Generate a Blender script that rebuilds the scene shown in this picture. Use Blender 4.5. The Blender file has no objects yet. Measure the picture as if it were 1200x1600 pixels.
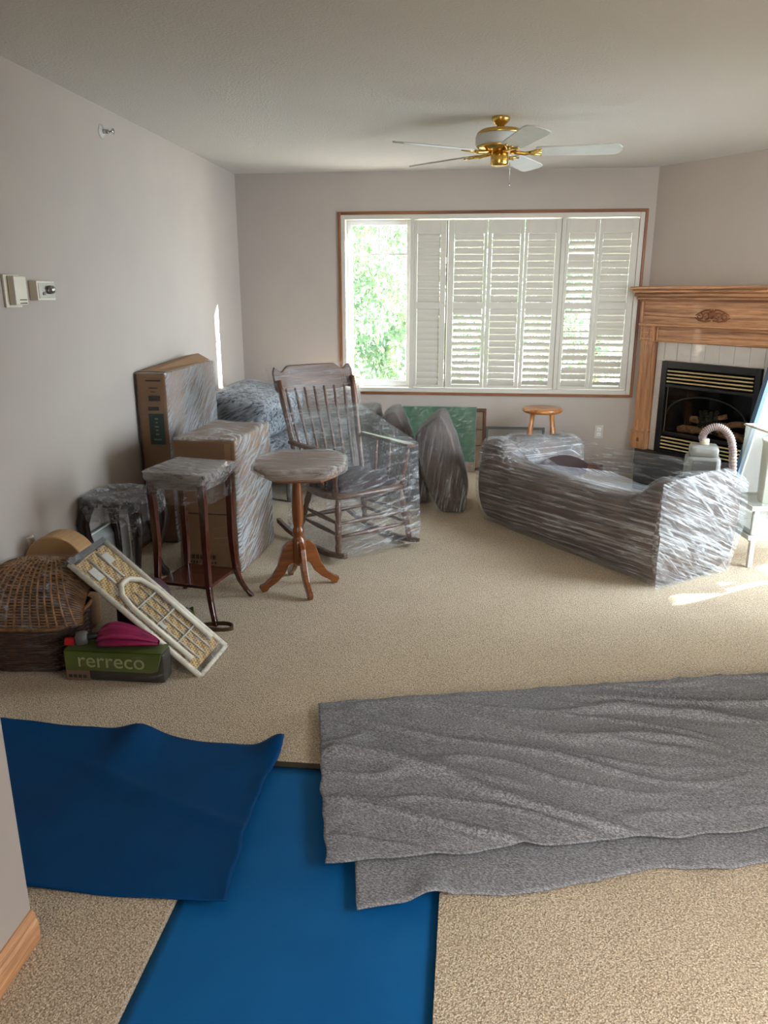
import bpy, bmesh, math, random
from mathutils import Vector, Matrix, Euler, noise
R = math.radians
random.seed(7)
S = bpy.context.scene
COL = S.collection

# ------------------------------------------------------------------ camera, sky, sun, lights, exposure
cam_d = bpy.data.cameras.new('camera')
cam_d.sensor_fit = 'VERTICAL'; cam_d.sensor_height = 36.0
cam_d.lens = 1189.27 / 1600 * 36.0
cam_d.clip_start = 0.05; cam_d.clip_end = 200
cam = bpy.data.objects.new('camera', cam_d); COL.objects.link(cam)
PIT, YAW = .2794, -.1098
_F = Vector((math.sin(YAW)*math.cos(PIT), math.cos(YAW)*math.cos(PIT), -math.sin(PIT)))
cam.location = (0, 0, 1.4947)
cam.rotation_euler = _F.to_track_quat('-Z', 'Y').to_euler()
S.camera = cam

W = bpy.data.worlds.new('world'); S.world = W; W.use_nodes = True
wn = W.node_tree.nodes; wl = W.node_tree.links
sky = wn.new('ShaderNodeTexSky'); sky.sky_type = 'HOSEK_WILKIE'
sky.sun_direction = Vector((.83*.91, .56*.91, .40)).normalized(); sky.turbidity = 4.0; sky.ground_albedo = .4
mixw = wn.new('ShaderNodeMixRGB'); mixw.inputs[0].default_value = .55
mixw.inputs[2].default_value = (.80, .92, 1.0, 1)
wl.new(sky.outputs[0], mixw.inputs[1]); wl.new(mixw.outputs[0], wn['Background'].inputs[0])
wn['Background'].inputs[1].default_value = 15.0

sun_d = bpy.data.lights.new('sun', 'SUN'); sun_d.energy = 80.0; sun_d.angle = R(.6); sun_d.color = (1, .95, .86)
sun = bpy.data.objects.new('sun', sun_d); COL.objects.link(sun)
SUNV = Vector((-.83, -.56, -.46)).normalized()
sun.rotation_euler = SUNV.to_track_quat('-Z', 'Y').to_euler()

def area(name, loc, d, sx, sy, power, color, spread=180):
    l = bpy.data.lights.new(name, 'AREA'); l.shape = 'RECTANGLE'; l.size = sx; l.size_y = sy
    l.energy = power; l.color = color; l.spread = R(spread)
    o = bpy.data.objects.new(name, l); COL.objects.link(o); o.location = loc
    o.rotation_euler = Vector(d).to_track_quat('-Z', 'Y').to_euler(); return o
area('patio_door_daylight', (2.60, 4.2, 1.15), (-1, .32, -.30), 1.8, 1.9, 66, (.76, .89, 1), 98)
area('rear_fill_light', (-.2, -2.3, 1.5), (.42, 1, -.14), 1.5, 1.2, 30, (1, .93, .84), 65)  # added fill lamp toward the fireplace wall, no window there
area('side_fill_light', (2.35, .3, 1.45), (-1, .1, -1.0), 1.8, 1.2, 36, (.96, .97, 1), 95)  # added fill lamp for near wall and carpet, no window there
S.view_settings.view_transform = 'Standard'; S.view_settings.look = 'None'
S.view_settings.gamma = 1.0; S.view_settings.use_curve_mapping = False
S.view_settings.exposure = 0.40
S.cycles.transparent_max_bounces = 24
S.cycles.max_bounces = 10; S.cycles.diffuse_bounces = 5
S.cycles.use_denoising = True
S.cycles.sample_clamp_indirect = 6.0

# ------------------------------------------------------------------ materials
def srgb(r, g, b):
    f = lambda c: ((c/255+.055)/1.055)**2.4 if c > 10 else c/255/12.92
    return (f(r), f(g), f(b), 1)
def newmat(name):
    m = bpy.data.materials.new(name); m.use_nodes = True
    nt = m.node_tree; return m, nt, nt.nodes, nt.links, nt.nodes['Principled BSDF']
def coords(N, L, rot=(0,0,0), scale=(1,1,1), kind='Object'):
    tc = N.new('ShaderNodeTexCoord'); o = tc.outputs[kind]
    if any(rot):
        r = N.new('ShaderNodeMapping'); r.inputs['Rotation'].default_value = rot; L.new(o, r.inputs[0]); o = r.outputs[0]
    mp = N.new('ShaderNodeMapping'); mp.inputs['Scale'].default_value = scale
    L.new(o, mp.inputs[0]); return mp.outputs[0]
def noise_n(N, L, vec, scale, detail=3, rough=.55, dist=0):
    n = N.new('ShaderNodeTexNoise'); n.inputs['Scale'].default_value = scale
    n.inputs['Detail'].default_value = detail; n.inputs['Roughness'].default_value = rough
    n.inputs['Distortion'].default_value = dist; L.new(vec, n.inputs['Vector']); return n.outputs['Fac']
def ramp(N, L, fac, stops):
    r = N.new('ShaderNodeValToRGB'); e = r.color_ramp.elements
    while len(e) < len(stops): e.new(.5)
    for i, (p, c) in enumerate(stops): e[i].position = p; e[i].color = c if len(c) == 4 else (*c, 1)
    L.new(fac, r.inputs[0]); return r.outputs[0]
def bump(N, L, B, h, strength, dist):
    b = N.new('ShaderNodeBump'); b.inputs['Strength'].default_value = strength
    b.inputs['Distance'].default_value = dist; L.new(h, b.inputs['Height']); L.new(b.outputs[0], B.inputs['Normal']); return b
def plain(name, c, rough=.5, metal=0, c2=None, ns=8, bs=0, bd=.002, bscale=60, coat=0):
    m, nt, N, L, B = newmat(name)
    B.inputs['Roughness'].default_value = rough; B.inputs['Metallic'].default_value = metal
    B.inputs['Coat Weight'].default_value = coat
    v = coords(N, L)
    f = noise_n(N, L, v, ns)
    c2 = c2 or tuple(x*.86 for x in c[:3])
    L.new(ramp(N, L, f, [(.3, c2), (.7, c)]), B.inputs['Base Color'])
    if bs: bump(N, L, B, noise_n(N, L, v, bscale, 4), bs, bd)
    return m
def wood(name, light, dark, axis='X', sc=1.0, rough=.4, coat=.15, contrast=.75):
    m, nt, N, L, B = newmat(name)
    s = {'X': (.7, 14, 14), 'Y': (14, .7, 14), 'Z': (14, 14, .7)}[axis]
    v = coords(N, L, scale=tuple(a*sc for a in s))
    f = noise_n(N, L, v, 1.6, 6, .62, 1.4)
    v2 = coords(N, L, scale=tuple(a*sc*6 for a in s)); g = noise_n(N, L, v2, 2.0, 3, .6, .2)
    c = ramp(N, L, f, [(.33, dark), (.5, tuple(a*.5+b*.5 for a, b in zip(light[:3], dark[:3]))), (.68, light)])
    mx = N.new('ShaderNodeMixRGB'); mx.blend_type = 'MULTIPLY'; mx.inputs[0].default_value = contrast
    L.new(c, mx.inputs[1]); L.new(ramp(N, L, g, [(.35, (.62, .55, .5)), (.55, (1, 1, 1))]), mx.inputs[2])
    L.new(mx.outputs[0], B.inputs['Base Color'])
    B.inputs['Roughness'].default_value = rough; B.inputs['Coat Weight'].default_value = coat
    bump(N, L, B, g, .15, .001); return m
def film(name, rot=(0,0,0), stretch=(3, 60, 60), base=.06, gain=.7, lo=.50, hi=.72, rough=.16, bs=1.0, patch=2.2, tint=(.86,.88,.9)):
    """stretch film: clear plastic with whitish painted streaks and bumped creases"""
    m, nt, N, L, B = newmat(name)
    v = coords(N, L, rot, stretch)
    f = noise_n(N, L, v, 1.0, 5, .62, .35)
    st = ramp(N, L, f, [(lo, (0,0,0)), (hi, (1,1,1))])  # streaks paint the film's crinkle highlights into its opacity
    v2 = coords(N, L, (rot[0]+.35, rot[1], rot[2]+.2), tuple(s*.55 for s in stretch)); f2 = noise_n(N, L, v2, 1.0, 4, .6, .6)
    st2 = ramp(N, L, f2, [(lo+.06, (0,0,0)), (hi+.08, (1,1,1))])
    p = noise_n(N, L, coords(N, L), patch, 2)
    pr = ramp(N, L, p, [(.32, (.15,)*3), (.68, (1,)*3)])
    mx = N.new('ShaderNodeMath'); mx.operation = 'MAXIMUM'; L.new(st, mx.inputs[0]); L.new(st2, mx.inputs[1])
    ml = N.new('ShaderNodeMath'); ml.operation = 'MULTIPLY'; L.new(mx.outputs[0], ml.inputs[0]); L.new(pr, ml.inputs[1])
    ma = N.new('ShaderNodeMath'); ma.operation = 'MULTIPLY_ADD'; ma.use_clamp = True
    L.new(ml.outputs[0], ma.inputs[0]); ma.inputs[1].default_value = gain; ma.inputs[2].default_value = base
    B.inputs['Base Color'].default_value = (*tint, 1); B.inputs['Roughness'].default_value = rough
    B.inputs['Specular IOR Level'].default_value = .9
    ad = N.new('ShaderNodeMath'); ad.operation = 'ADD'; L.new(f, ad.inputs[0]); L.new(f2, ad.inputs[1])
    bump(N, L, B, ad.outputs[0], bs, .03)
    T = N.new('ShaderNodeBsdfTransparent'); T.inputs[0].default_value = (.97, .97, .97, 1)
    M = N.new('ShaderNodeMixShader'); L.new(ma.outputs[0], M.inputs[0]); L.new(T.outputs[0], M.inputs[1]); L.new(B.outputs[0], M.inputs[2])
    L.new(M.outputs[0], N['Material Output'].inputs[0]); return m

M = {}
M['wall'] = plain('wall_paint', srgb(178, 168, 158), .8, c2=srgb(174, 164, 155), ns=3, bs=.12, bscale=140, bd=.001)
m, nt, N, L, B = newmat('ceiling_texture'); M['ceiling'] = m
B.inputs['Base Color'].default_value = srgb(214, 209, 202); B.inputs['Roughness'].default_value = .95
bump(N, L, B, noise_n(N, L, coords(N, L), 75, 5, .7), .9, .006)

m, nt, N, L, B = newmat('carpet'); M['carpet'] = m
v = coords(N, L)
vo = N.new('ShaderNodeTexVoronoi'); vo.inputs['Scale'].default_value = 215; L.new(v, vo.inputs['Vector'])
n1 = noise_n(N, L, coords(N, L, (0,0,.5), (1, 1.5, 1)), 140, 4, .7)
n2 = noise_n(N, L, v, 3.5, 3)
c = ramp(N, L, n1, [(.33, srgb(140, 120, 94)), (.47, srgb(206, 186, 158)), (.62, srgb(238, 224, 200))])
mx = N.new('ShaderNodeMixRGB'); mx.blend_type = 'MULTIPLY'; mx.inputs[0].default_value = .6
L.new(c, mx.inputs[1]); L.new(ramp(N, L, n2, [(.3, (.86, .84, .8)), (.7, (1, 1, 1))]), mx.inputs[2])
mx2 = N.new('ShaderNodeMixRGB'); mx2.blend_type = 'MULTIPLY'; mx2.inputs[0].default_value = .7
L.new(mx.outputs[0], mx2.inputs[1]); L.new(ramp(N, L, vo.outputs['Distance'], [(.25, (1, 1, 1)), (.75, (.45, .42, .38))]), mx2.inputs[2])
L.new(mx2.outputs[0], B.inputs['Base Color']); B.inputs['Roughness'].default_value = 1
B.inputs['Specular IOR Level'].default_value = .1; B.inputs['Sheen Weight'].default_value = .15
inv = N.new('ShaderNodeMath'); inv.operation = 'SUBTRACT'; L.new(n1, inv.inputs[0]); L.new(vo.outputs['Distance'], inv.inputs[1])
bump(N, L, B, inv.outputs[0], .8, .004)

OAK_L, OAK_D = srgb(222, 168, 122), srgb(124, 80, 52)
for a in 'XYZ': M['oak'+a] = wood('oak_'+a.lower(), OAK_L, OAK_D, a)
for a in 'XYZ': M['trim'+a] = wood('oak_trim_'+a.lower(), srgb(156, 96, 54), srgb(98, 54, 28), a)
for a in 'XZ': M['stool'+a] = wood('honey_oak_'+a.lower(), srgb(206, 140, 76), srgb(150, 86, 36), a, rough=.3, coat=.4)
for a in 'XZ': M['ped'+a] = wood('maple_stain_'+a.lower(), srgb(146, 84, 32), srgb(92, 48, 16), a, rough=.32, coat=.4, contrast=.4)
for a in 'XZ': M['mah'+a] = wood('mahogany_'+a.lower(), srgb(84, 36, 20), srgb(48, 18, 11), a, rough=.25, coat=.5, contrast=.4)
for a in 'XZ': M['ebony'+a] = wood('ebonised_wood_'+a.lower(), srgb(48, 34, 30), srgb(22, 15, 14), a, rough=.25, coat=.5, contrast=.3)
for a in 'XYZ': M['rock'+a] = wood('walnut_stain_'+a.lower(), srgb(112, 74, 48), srgb(60, 38, 24), a, rough=.4)
M['white'] = plain('white_paint', srgb(200, 195, 183), .4, c2=srgb(194, 189, 177))
M['vinyl'] = plain('white_vinyl', srgb(236, 238, 238), .35, c2=srgb(230, 232, 232))
M['tile'] = plain('glazed_tile', srgb(208, 202, 194), .12, c2=srgb(196, 190, 182), ns=5, bs=.5, bscale=12, bd=.012, coat=.8)
M['grout'] = plain('grout', srgb(226, 220, 210), .9)
M['black'] = plain('black_enamel', srgb(18, 18, 19), .35)
M['hearth'] = plain('black_slate', srgb(30, 29, 30), .6, c2=srgb(24, 24, 25), ns=14)
M['dark'] = plain('matte_firebox_black', srgb(10, 10, 10), 1)
M['dark'].node_tree.nodes['Principled BSDF'].inputs['Specular IOR Level'].default_value = .05
M['brass'] = plain('polished_brass', srgb(250, 234, 184), .3, .8, c2=srgb(236, 212, 150))
M['brassfan'] = plain('polished_brass_fan', srgb(222, 186, 104), .25, 1, c2=srgb(200, 160, 80))
M['log'] = plain('ceramic_log', srgb(196, 150, 108), .9, c2=srgb(96, 66, 46), ns=22, bs=.6, bscale=40)
M['ember'] = plain('sooty_ember', srgb(58, 58, 40), .95, c2=srgb(24, 22, 18), ns=30, bs=.8, bscale=60)
M['blade'] = plain('blade_finish', srgb(196, 198, 192), .45, c2=srgb(184, 186, 180))
M['cardboard'] = plain('cardboard', srgb(150, 116, 84), .8, c2=srgb(138, 104, 74), ns=4, bs=.1)
M['cardtape'] = plain('packing_tape', srgb(168, 136, 98), .3)
M['print'] = plain('dark_print', srgb(58, 46, 38), .7)
M['greenprint'] = plain('green_label_print', srgb(38, 62, 48), .5, c2=srgb(30, 52, 42))
M['pale_print'] = plain('pale_print', srgb(128, 140, 120), .6)
M['paper'] = plain('pale_paper', srgb(186, 180, 168), .7)
M['brownfab'] = plain('brown_upholstery', srgb(82, 64, 52), .85, c2=srgb(54, 42, 35), ns=6, bs=.3, bscale=220)
M['maroon'] = plain('maroon_pad_and_shade', srgb(44, 24, 24), .9)  # seat pad cloth, also the painted shade under the sofa arm
M['navyfab'] = plain('dark_navy_upholstery', srgb(36, 40, 48), .85, c2=srgb(24, 27, 33), bs=.3, bscale=200)
M['greyfab'] = plain('taupe_upholstery', srgb(150, 142, 136), .85, c2=srgb(120, 112, 106))
M['wicker'] = plain('wicker', srgb(178, 126, 66), .5, c2=srgb(112, 70, 32), ns=30, bs=.4, bscale=90)
M['wickerd'] = plain('dark_wicker', srgb(98, 62, 38), .6, c2=srgb(62, 36, 22), ns=30, bs=.4, bscale=90)
M['tan'] = plain('tan_board', srgb(186, 150, 104), .6, c2=srgb(170, 134, 90), ns=10)
M['magenta'] = plain('magenta_nylon', srgb(150, 14, 78), .4, c2=srgb(112, 8, 58), ns=6)
M['red'] = plain('red_plastic', srgb(196, 30, 28), .4)
M['rubber'] = plain('black_rubber', srgb(22, 22, 24), .5)
M['greybag'] = plain('dark_packaging', srgb(62, 56, 46), .4, c2=srgb(44, 40, 34))
M['green'] = plain('green_packaging', srgb(98, 112, 44), .35, c2=srgb(80, 94, 34))
M['pinkprint'] = plain('dusty_pink_print', srgb(132, 104, 84), .5)
M['letter'] = plain('pale_lettering', srgb(176, 178, 120), .5)
M['plastic'] = plain('ivory_plastic', srgb(222, 214, 196), .35, c2=srgb(214, 206, 188))
M['lplastic'] = plain('white_plastic', srgb(200, 200, 190), .35, c2=srgb(190, 190, 180))
M['cream'] = plain('cream_bin_plastic', srgb(196, 188, 164), .35, c2=srgb(188, 180, 156))
M['greyplastic'] = plain('grey_appliance_plastic', srgb(134, 134, 128), .4, c2=srgb(124, 124, 118))
M['greyplastic2'] = plain('dark_grey_plastic', srgb(96, 96, 94), .5)
M['hose'] = plain('ribbed_hose', srgb(158, 142, 132), .45, c2=srgb(126, 108, 106), ns=20)
M['bluepaint'] = plain('blue_frame', srgb(66, 92, 112), .4, c2=srgb(58, 84, 104))
M['chrome'] = plain('chrome', srgb(190, 190, 188), .18, 1)
M['heater'] = plain('grey_enamel', srgb(150, 146, 142), .5)
M['leather'] = plain('leather_strap', srgb(86, 60, 34), .5, c2=srgb(58, 40, 22))
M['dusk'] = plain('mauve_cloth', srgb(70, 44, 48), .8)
M['greenart'] = plain('green_wrap_sheet', srgb(74, 112, 82), .5, c2=srgb(48, 88, 60), ns=9)
M['artmat'] = plain('picture_board', srgb(150, 128, 104), .6, c2=srgb(116, 92, 70), ns=7)
M['olive'] = plain('olive_edge_shade', srgb(58, 54, 38), .9)
M['bark'] = plain('bark', srgb(92, 76, 60), .9, bs=.6, bscale=30)
M['grass'] = plain('grass', srgb(110, 130, 80), .9, c2=srgb(90, 112, 62), ns=3)
M['patio'] = plain('pale_concrete', srgb(214, 210, 200), .9, c2=srgb(196, 192, 184))
M['siding'] = plain('outside_siding', srgb(190, 186, 178), .8)

m, nt, N, L, B = newmat('cane_weave'); M['cane'] = m
v = coords(N, L, (0,0,.785), (1,1,1)); ck = N.new('ShaderNodeTexChecker'); ck.inputs['Scale'].default_value = 110
ck.inputs['Color1'].default_value = srgb(206, 178, 120); ck.inputs['Color2'].default_value = srgb(134, 98, 52)
L.new(v, ck.inputs[0]); L.new(ck.outputs[0], B.inputs['Base Color']); B.inputs['Roughness'].default_value = .6
bump(N, L, B, ck.outputs['Fac'], .5, .002)

def sheet(name, c1, c2, rough, ns, fine=0, spec=.5):
    m, nt, N, L, B = newmat(name); v = coords(N, L)
    f = noise_n(N, L, v, ns, 4, .6)
    L.new(ramp(N, L, f, [(.3, c1), (.7, c2)]), B.inputs['Base Color']); B.inputs['Roughness'].default_value = rough
    B.inputs['Specular IOR Level'].default_value = spec
    if fine: bump(N, L, B, noise_n(N, L, v, fine, 4, .7), .6, .003)
    return m
M['bluemat'] = sheet('navy_rubber_sheet', srgb(0, 54, 98), srgb(1, 64, 114), .55, 3, 0, .12)
M['bluerun'] = sheet('blue_floor_sheet', srgb(8, 80, 134), srgb(14, 92, 148), .6, 2.5, 0, .15)
m, nt, N, L, B = newmat('grey_felt'); M['felt'] = m
v = coords(N, L); f = noise_n(N, L, coords(N, L, (0,0,.3), (1,2.2,1)), 130, 5, .75)
g = noise_n(N, L, v, 9, 4, .6)
c = ramp(N, L, f, [(.36, srgb(86, 86, 89)), (.5, srgb(128, 129, 132)), (.64, srgb(176, 177, 180))])
mx = N.new('ShaderNodeMixRGB'); mx.blend_type = 'MULTIPLY'; mx.inputs[0].default_value = .5
L.new(c, mx.inputs[1]); L.new(ramp(N, L, g, [(.3, (.75, .73, .72)), (.7, (1, 1, 1))]), mx.inputs[2])
L.new(mx.outputs[0], B.inputs['Base Color']); B.inputs['Roughness'].default_value = 1; B.inputs['Specular IOR Level'].default_value = .1
bump(N, L, B, f, .5, .003)

def glass_fac(N, L, base, edge):
    lw = N.new('ShaderNodeLayerWeight'); lw.inputs[0].default_value = .5
    p = N.new('ShaderNodeMath'); p.operation = 'POWER'; p.inputs[1].default_value = 5; L.new(lw.outputs['Facing'], p.inputs[0])
    q = N.new('ShaderNodeMath'); q.operation = 'MULTIPLY_ADD'; q.inputs[1].default_value = edge; q.inputs[2].default_value = base
    L.new(p.outputs[0], q.inputs[0]); return q.outputs[0]
m, nt, N, L, B = newmat('window_glass'); M['glass'] = m
T = N.new('ShaderNodeBsdfTransparent'); G = N.new('ShaderNodeBsdfGlossy'); G.inputs['Roughness'].default_value = .02
gf = glass_fac(N, L, .035, .5)
X = N.new('ShaderNodeMixShader'); L.new(gf, X.inputs[0]); L.new(T.outputs[0], X.inputs[1]); L.new(G.outputs[0], X.inputs[2])
L.new(X.outputs[0], N['Material Output'].inputs[0])
m, nt, N, L, B = newmat('smoked_glass'); M['smoke'] = m
T = N.new('ShaderNodeBsdfTransparent'); T.inputs[0].default_value = (.86, .86, .84, 1)
G = N.new('ShaderNodeBsdfGlossy'); G.inputs['Roughness'].default_value = .06
gf = glass_fac(N, L, .02, .4)
X = N.new('ShaderNodeMixShader'); L.new(gf, X.inputs[0]); L.new(T.outputs[0], X.inputs[1]); L.new(G.outputs[0], X.inputs[2])
L.new(X.outputs[0], N['Material Output'].inputs[0])
m, nt, N, L, B = newmat('clear_plastic'); M['clear'] = m
T = N.new('ShaderNodeBsdfTransparent'); X = N.new('ShaderNodeMixShader'); X.inputs[0].default_value = .25
B.inputs['Base Color'].default_value = srgb(190, 194, 184); B.inputs['Roughness'].default_value = .15
L.new(T.outputs[0], X.inputs[1]); L.new(B.outputs[0], X.inputs[2]); L.new(X.outputs[0], N['Material Output'].inputs[0])
m, nt, N, L, B = newmat('leaf'); M['leaf'] = m
f = noise_n(N, L, coords(N, L), 2.2, 4)
L.new(ramp(N, L, f, [(.3, srgb(58, 88, 80)), (.5, srgb(88, 114, 84)), (.72, srgb(146, 150, 96))]), B.inputs['Base Color'])
TL = N.new('ShaderNodeBsdfTranslucent'); TL.inputs[0].default_value = srgb(112, 140, 104)
X = N.new('ShaderNodeMixShader'); X.inputs[0].default_value = .45
L.new(B.outputs[0], X.inputs[1]); L.new(TL.outputs[0], X.inputs[2]); L.new(X.outputs[0], N['Material Output'].inputs[0])

M['film_sofa'] = film('stretch_film_sofa', (0,.04,0), (1.6, 40, 62), .06, .52, .47, .67, .2)
M['film_sofa_end'] = film('stretch_film_sofa_end', (.42,0,0), (30, 3.5, 70), .08, .62, .44, .62, .10, bs=1.4)
M['film_arm'] = film('stretch_film_arm', (0,0,0), (45, 2, 60), .10, .5, .47, .68, .2)
M['film_web'] = film('stretch_film_web', (0,.1,.0), (1.6, 40, 60), .07, .60, .48, .66, .12)
M['film_seat'] = film('stretch_film_seat', (0,.1,.0), (2, 45, 60), .18, .75, .44, .66, .12, tint=(.9,.94,1))  # whiter, bluer film paints in the sky reflection over the seat
M['film_box'] = film('stretch_film_box', (-.62,0,0), (12, 4, 70), .26, .95, .42, .56, .10, bs=1.4, patch=1.4, tint=(.86,.92,1))  # strong bluish streaks paint daylight glints onto the box sides
M['film_boxb'] = film('stretch_film_box_low', (-.5,0,0), (12, 4, 62), .16, .95, .43, .58, .12, bs=1.4)
M['film_clear'] = film('stretch_film_clear', (0,.2,0), (8, 8, 60), .02, .22, .56, .70, .15, bs=.5)
M['film_cush'] = film('stretch_film_cushion', (0,-.15,0), (60, 40, 3), .06, .5, .46, .66, .16)
M['film_blue'] = film('stretch_film_blue', (0,.5,.3), (6, 50, 55), .2, .95, .41, .56, .1, tint=(.84,.9,.98), bs=1.4)
M['film_chair'] = film('stretch_film_chair', (0,.15,.2), (3, 36, 50), .06, .55, .50, .66, .10)
M['film_back'] = film('stretch_film_back', (0,.05,0), (3, 40, 60), .03, .35, .52, .70, .13)
M['film_top'] = film('stretch_film_top', (0,.05,.2), (5, 45, 50), .28, .65, .42, .62, .14, bs=1.2, tint=(.93,.91,.88))
M['film_topdark'] = film('stretch_film_crumpled', (0,.4,.7), (22, 40, 36), .12, .7, .45, .62, .1, patch=9, bs=1.4)
M['film_misc'] = film('stretch_film_misc', (0,.3,.4), (10, 50, 50), .04, .4, .50, .66, .13, patch=6)

# ------------------------------------------------------------------ geometry helpers
class MB:
    def __init__(s): s.v = []; s.f = []
    def add(s, vs, fs, mtx=None):
        o = len(s.v)
        s.v += [(mtx @ Vector(v)) if mtx else Vector(v) for v in vs]
        s.f += [tuple(i+o for i in f) for f in fs]; return s
    def box(s, c, d, rot=None, taper=1.0):
        x, y, z = d[0]/2, d[1]/2, d[2]/2; t = taper
        vs = [(-x,-y,-z),(x,-y,-z),(x,y,-z),(-x,y,-z),(-x*t,-y*t,z),(x*t,-y*t,z),(x*t,y*t,z),(-x*t,y*t,z)]
        m = Matrix.Translation(c) @ (Euler(rot).to_matrix().to_4x4() if rot else Matrix())
        return s.add(vs, [(3,2,1,0),(4,5,6,7),(0,1,5,4),(1,2,6,5),(2,3,7,6),(3,0,4,7)], m)
    def bb(s, x0, x1, y0, y1, z0, z1): return s.box(((x0+x1)/2,(y0+y1)/2,(z0+z1)/2), (abs(x1-x0),abs(y1-y0),abs(z1-z0)))
    def tube(s, pts, r, n=10, cap=True):
        pts = [Vector(p) for p in pts]; k = len(pts)
        rs = r if isinstance(r, (list, tuple)) else [r]*k
        up = None; rings = []
        for i, p in enumerate(pts):
            t = (pts[min(i+1,k-1)] - pts[max(i-1,0)]).normalized()
            if up is None: up = t.orthogonal().normalized()
            up = (up - t*up.dot(t)); up = up.normalized() if up.length > 1e-6 else t.orthogonal().normalized()
            b = t.cross(up)
            rings.append([p + (up*math.cos(a)+b*math.sin(a))*rs[i] for a in [2*math.pi*j/n for j in range(n)]])
        return s.loft(rings, cap)
    def loft(s, rings, cap=True):
        n = len(rings[0]); vs = [v for r in rings for v in r]; fs = []
        for i in range(len(rings)-1):
            for j in range(n):
                a = i*n+j; b = i*n+(j+1)%n; fs.append((a, b, b+n, a+n))
        if cap: fs.append(tuple(range(n-1, -1, -1))); o = (len(rings)-1)*n; fs.append(tuple(range(o, o+n)))
        return s.add(vs, fs)
    def lathe(s, prof, c=(0,0,0), n=24, cap=True):
        rings = [[(c[0]+r*math.cos(2*math.pi*j/n), c[1]+r*math.sin(2*math.pi*j/n), c[2]+z) for j in range(n)] for r, z in prof]
        return s.loft(rings, cap)
    def prism(s, outline, h0, h1, axes='xz', bev=0):
        """2-D outline extruded along the remaining axis"""
        def P(a, b, h): return {'xz': (a, h, b), 'xy': (a, b, h), 'yz': (h, a, b)}[axes]
        n = len(outline)
        vs = [P(a, b, h0) for a, b in outline] + [P(a, b, h1) for a, b in outline]
        fs = [tuple(range(n)), tuple(range(2*n-1, n-1, -1))] + [(i, i+n, (i+1)%n+n, (i+1)%n) for i in range(n)]
        return s.add(vs, fs)
    def soft(s, c, d, r, bulge=(0,0,0), n=8, mtx=None, jit=0, seed=0):
        """rounded box with puffed faces"""
        hx = [q/2 for q in d]; vs = []; fs = []; idx = {}
        def put(q):
            key = tuple(round(a, 5) for a in q)
            if key in idx: return idx[key]
            p = Vector([q[i]*hx[i] for i in range(3)])
            inner = Vector([max(-hx[i]+r, min(hx[i]-r, p[i])) for i in range(3)]); dd = p-inner
            if dd.length > 1e-9: p = inner + dd.normalized()*r
            for i in range(3):
                j, k = (i+1)%3, (i+2)%3
                p[i] += bulge[i]*q[i]*(1-q[j]**2)*(1-q[k]**2)
            if jit: p += noise.noise_vector(p*6+Vector((seed*7.3, 0, 0)))*jit
            idx[key] = len(vs); vs.append(p); return idx[key]
        g = [math.sin(math.pi/2*(-1+2*i/n)) for i in range(n+1)]
        for ax in range(3):
            for sg in (-1, 1):
                for i in range(n):
                    for j in range(n):
                        quad = []
                        for a, b in ((i,j),(i+1,j),(i+1,j+1),(i,j+1)):
                            q = [0,0,0]; q[ax] = sg; q[(ax+1)%3] = g[a]; q[(ax+2)%3] = g[b]; quad.append(put(q))
                        fs.append(tuple(quad) if sg > 0 else tuple(reversed(quad)))
        m = Matrix.Translation(c) @ (mtx.to_4x4() if mtx else Matrix())
        return s.add(vs, fs, m)
    def hull(s, pts, sub=0, jit=0, seed=0):
        bm = bmesh.new()
        for p in pts: bm.verts.new(p)
        r = bmesh.ops.convex_hull(bm, input=bm.verts)
        bmesh.ops.delete(bm, geom=[g for g in r['geom_interior'] if isinstance(g, bmesh.types.BMVert)], context='VERTS')
        if sub: bmesh.ops.subdivide_edges(bm, edges=bm.edges[:], cuts=sub, use_grid_fill=True)
        if jit:
            for v in bm.verts: v.co += noise.noise_vector(v.co*5+Vector((seed*3.1,0,0)))*jit
        bm.verts.ensure_lookup_table(); bm.verts.index_update()
        s.add([v.co.copy() for v in bm.verts], [tuple(v.index for v in f.verts) for f in bm.faces]); bm.free(); return s
    def grid(s, fn, nu, nv):
        vs = [fn(i/nu, j/nv) for j in range(nv+1) for i in range(nu+1)]
        fs = [(j*(nu+1)+i, j*(nu+1)+i+1, (j+1)*(nu+1)+i+1, (j+1)*(nu+1)+i) for j in range(nv) for i in range(nu)]
        return s.add(vs, fs)
    def build(s, name, mat, parent=None, world=False, smooth=False, bev=0, seg=2, thick=0, fixn=True):
        me = bpy.data.meshes.new(name)
        off = Vector((0,0,0))
        if world and parent:
            q = parent
            while q: off += q.location; q = q.parent
        me.from_pydata([tuple(v-off) for v in s.v], [], s.f)
        bm = bmesh.new(); bm.from_mesh(me)
        if fixn: bmesh.ops.recalc_face_normals(bm, faces=bm.faces)
        bm.to_mesh(me); bm.free()
        if smooth:
            for p in me.polygons: p.use_smooth = True
        me.materials.append(mat)
        o = bpy.data.objects.new(name, me); COL.objects.link(o)
        if parent: o.parent = parent
        if bev:
            b = o.modifiers.new('bevel', 'BEVEL'); b.width = bev; b.segments = seg; b.limit_method = 'ANGLE'; b.angle_limit = R(35)
        if thick:
            b = o.modifiers.new('solidify', 'SOLIDIFY'); b.thickness = thick; b.offset = -1
        return o
def tag(o, label=None, cat=None, group=None, kind=None):
    if label: o['label'] = label
    if cat: o['category'] = cat
    if group: o['group'] = group
    if kind: o['kind'] = kind
    return o
def thing(name, label, cat, loc=(0,0,0), rotz=0, group=None):
    o = bpy.data.objects.new(name, None); COL.objects.link(o); o.empty_display_size = .1
    o.location = loc; o.rotation_euler = (0, 0, rotz); return tag(o, label, cat, group)
def struct(o): o['kind'] = 'structure'; return o
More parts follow.
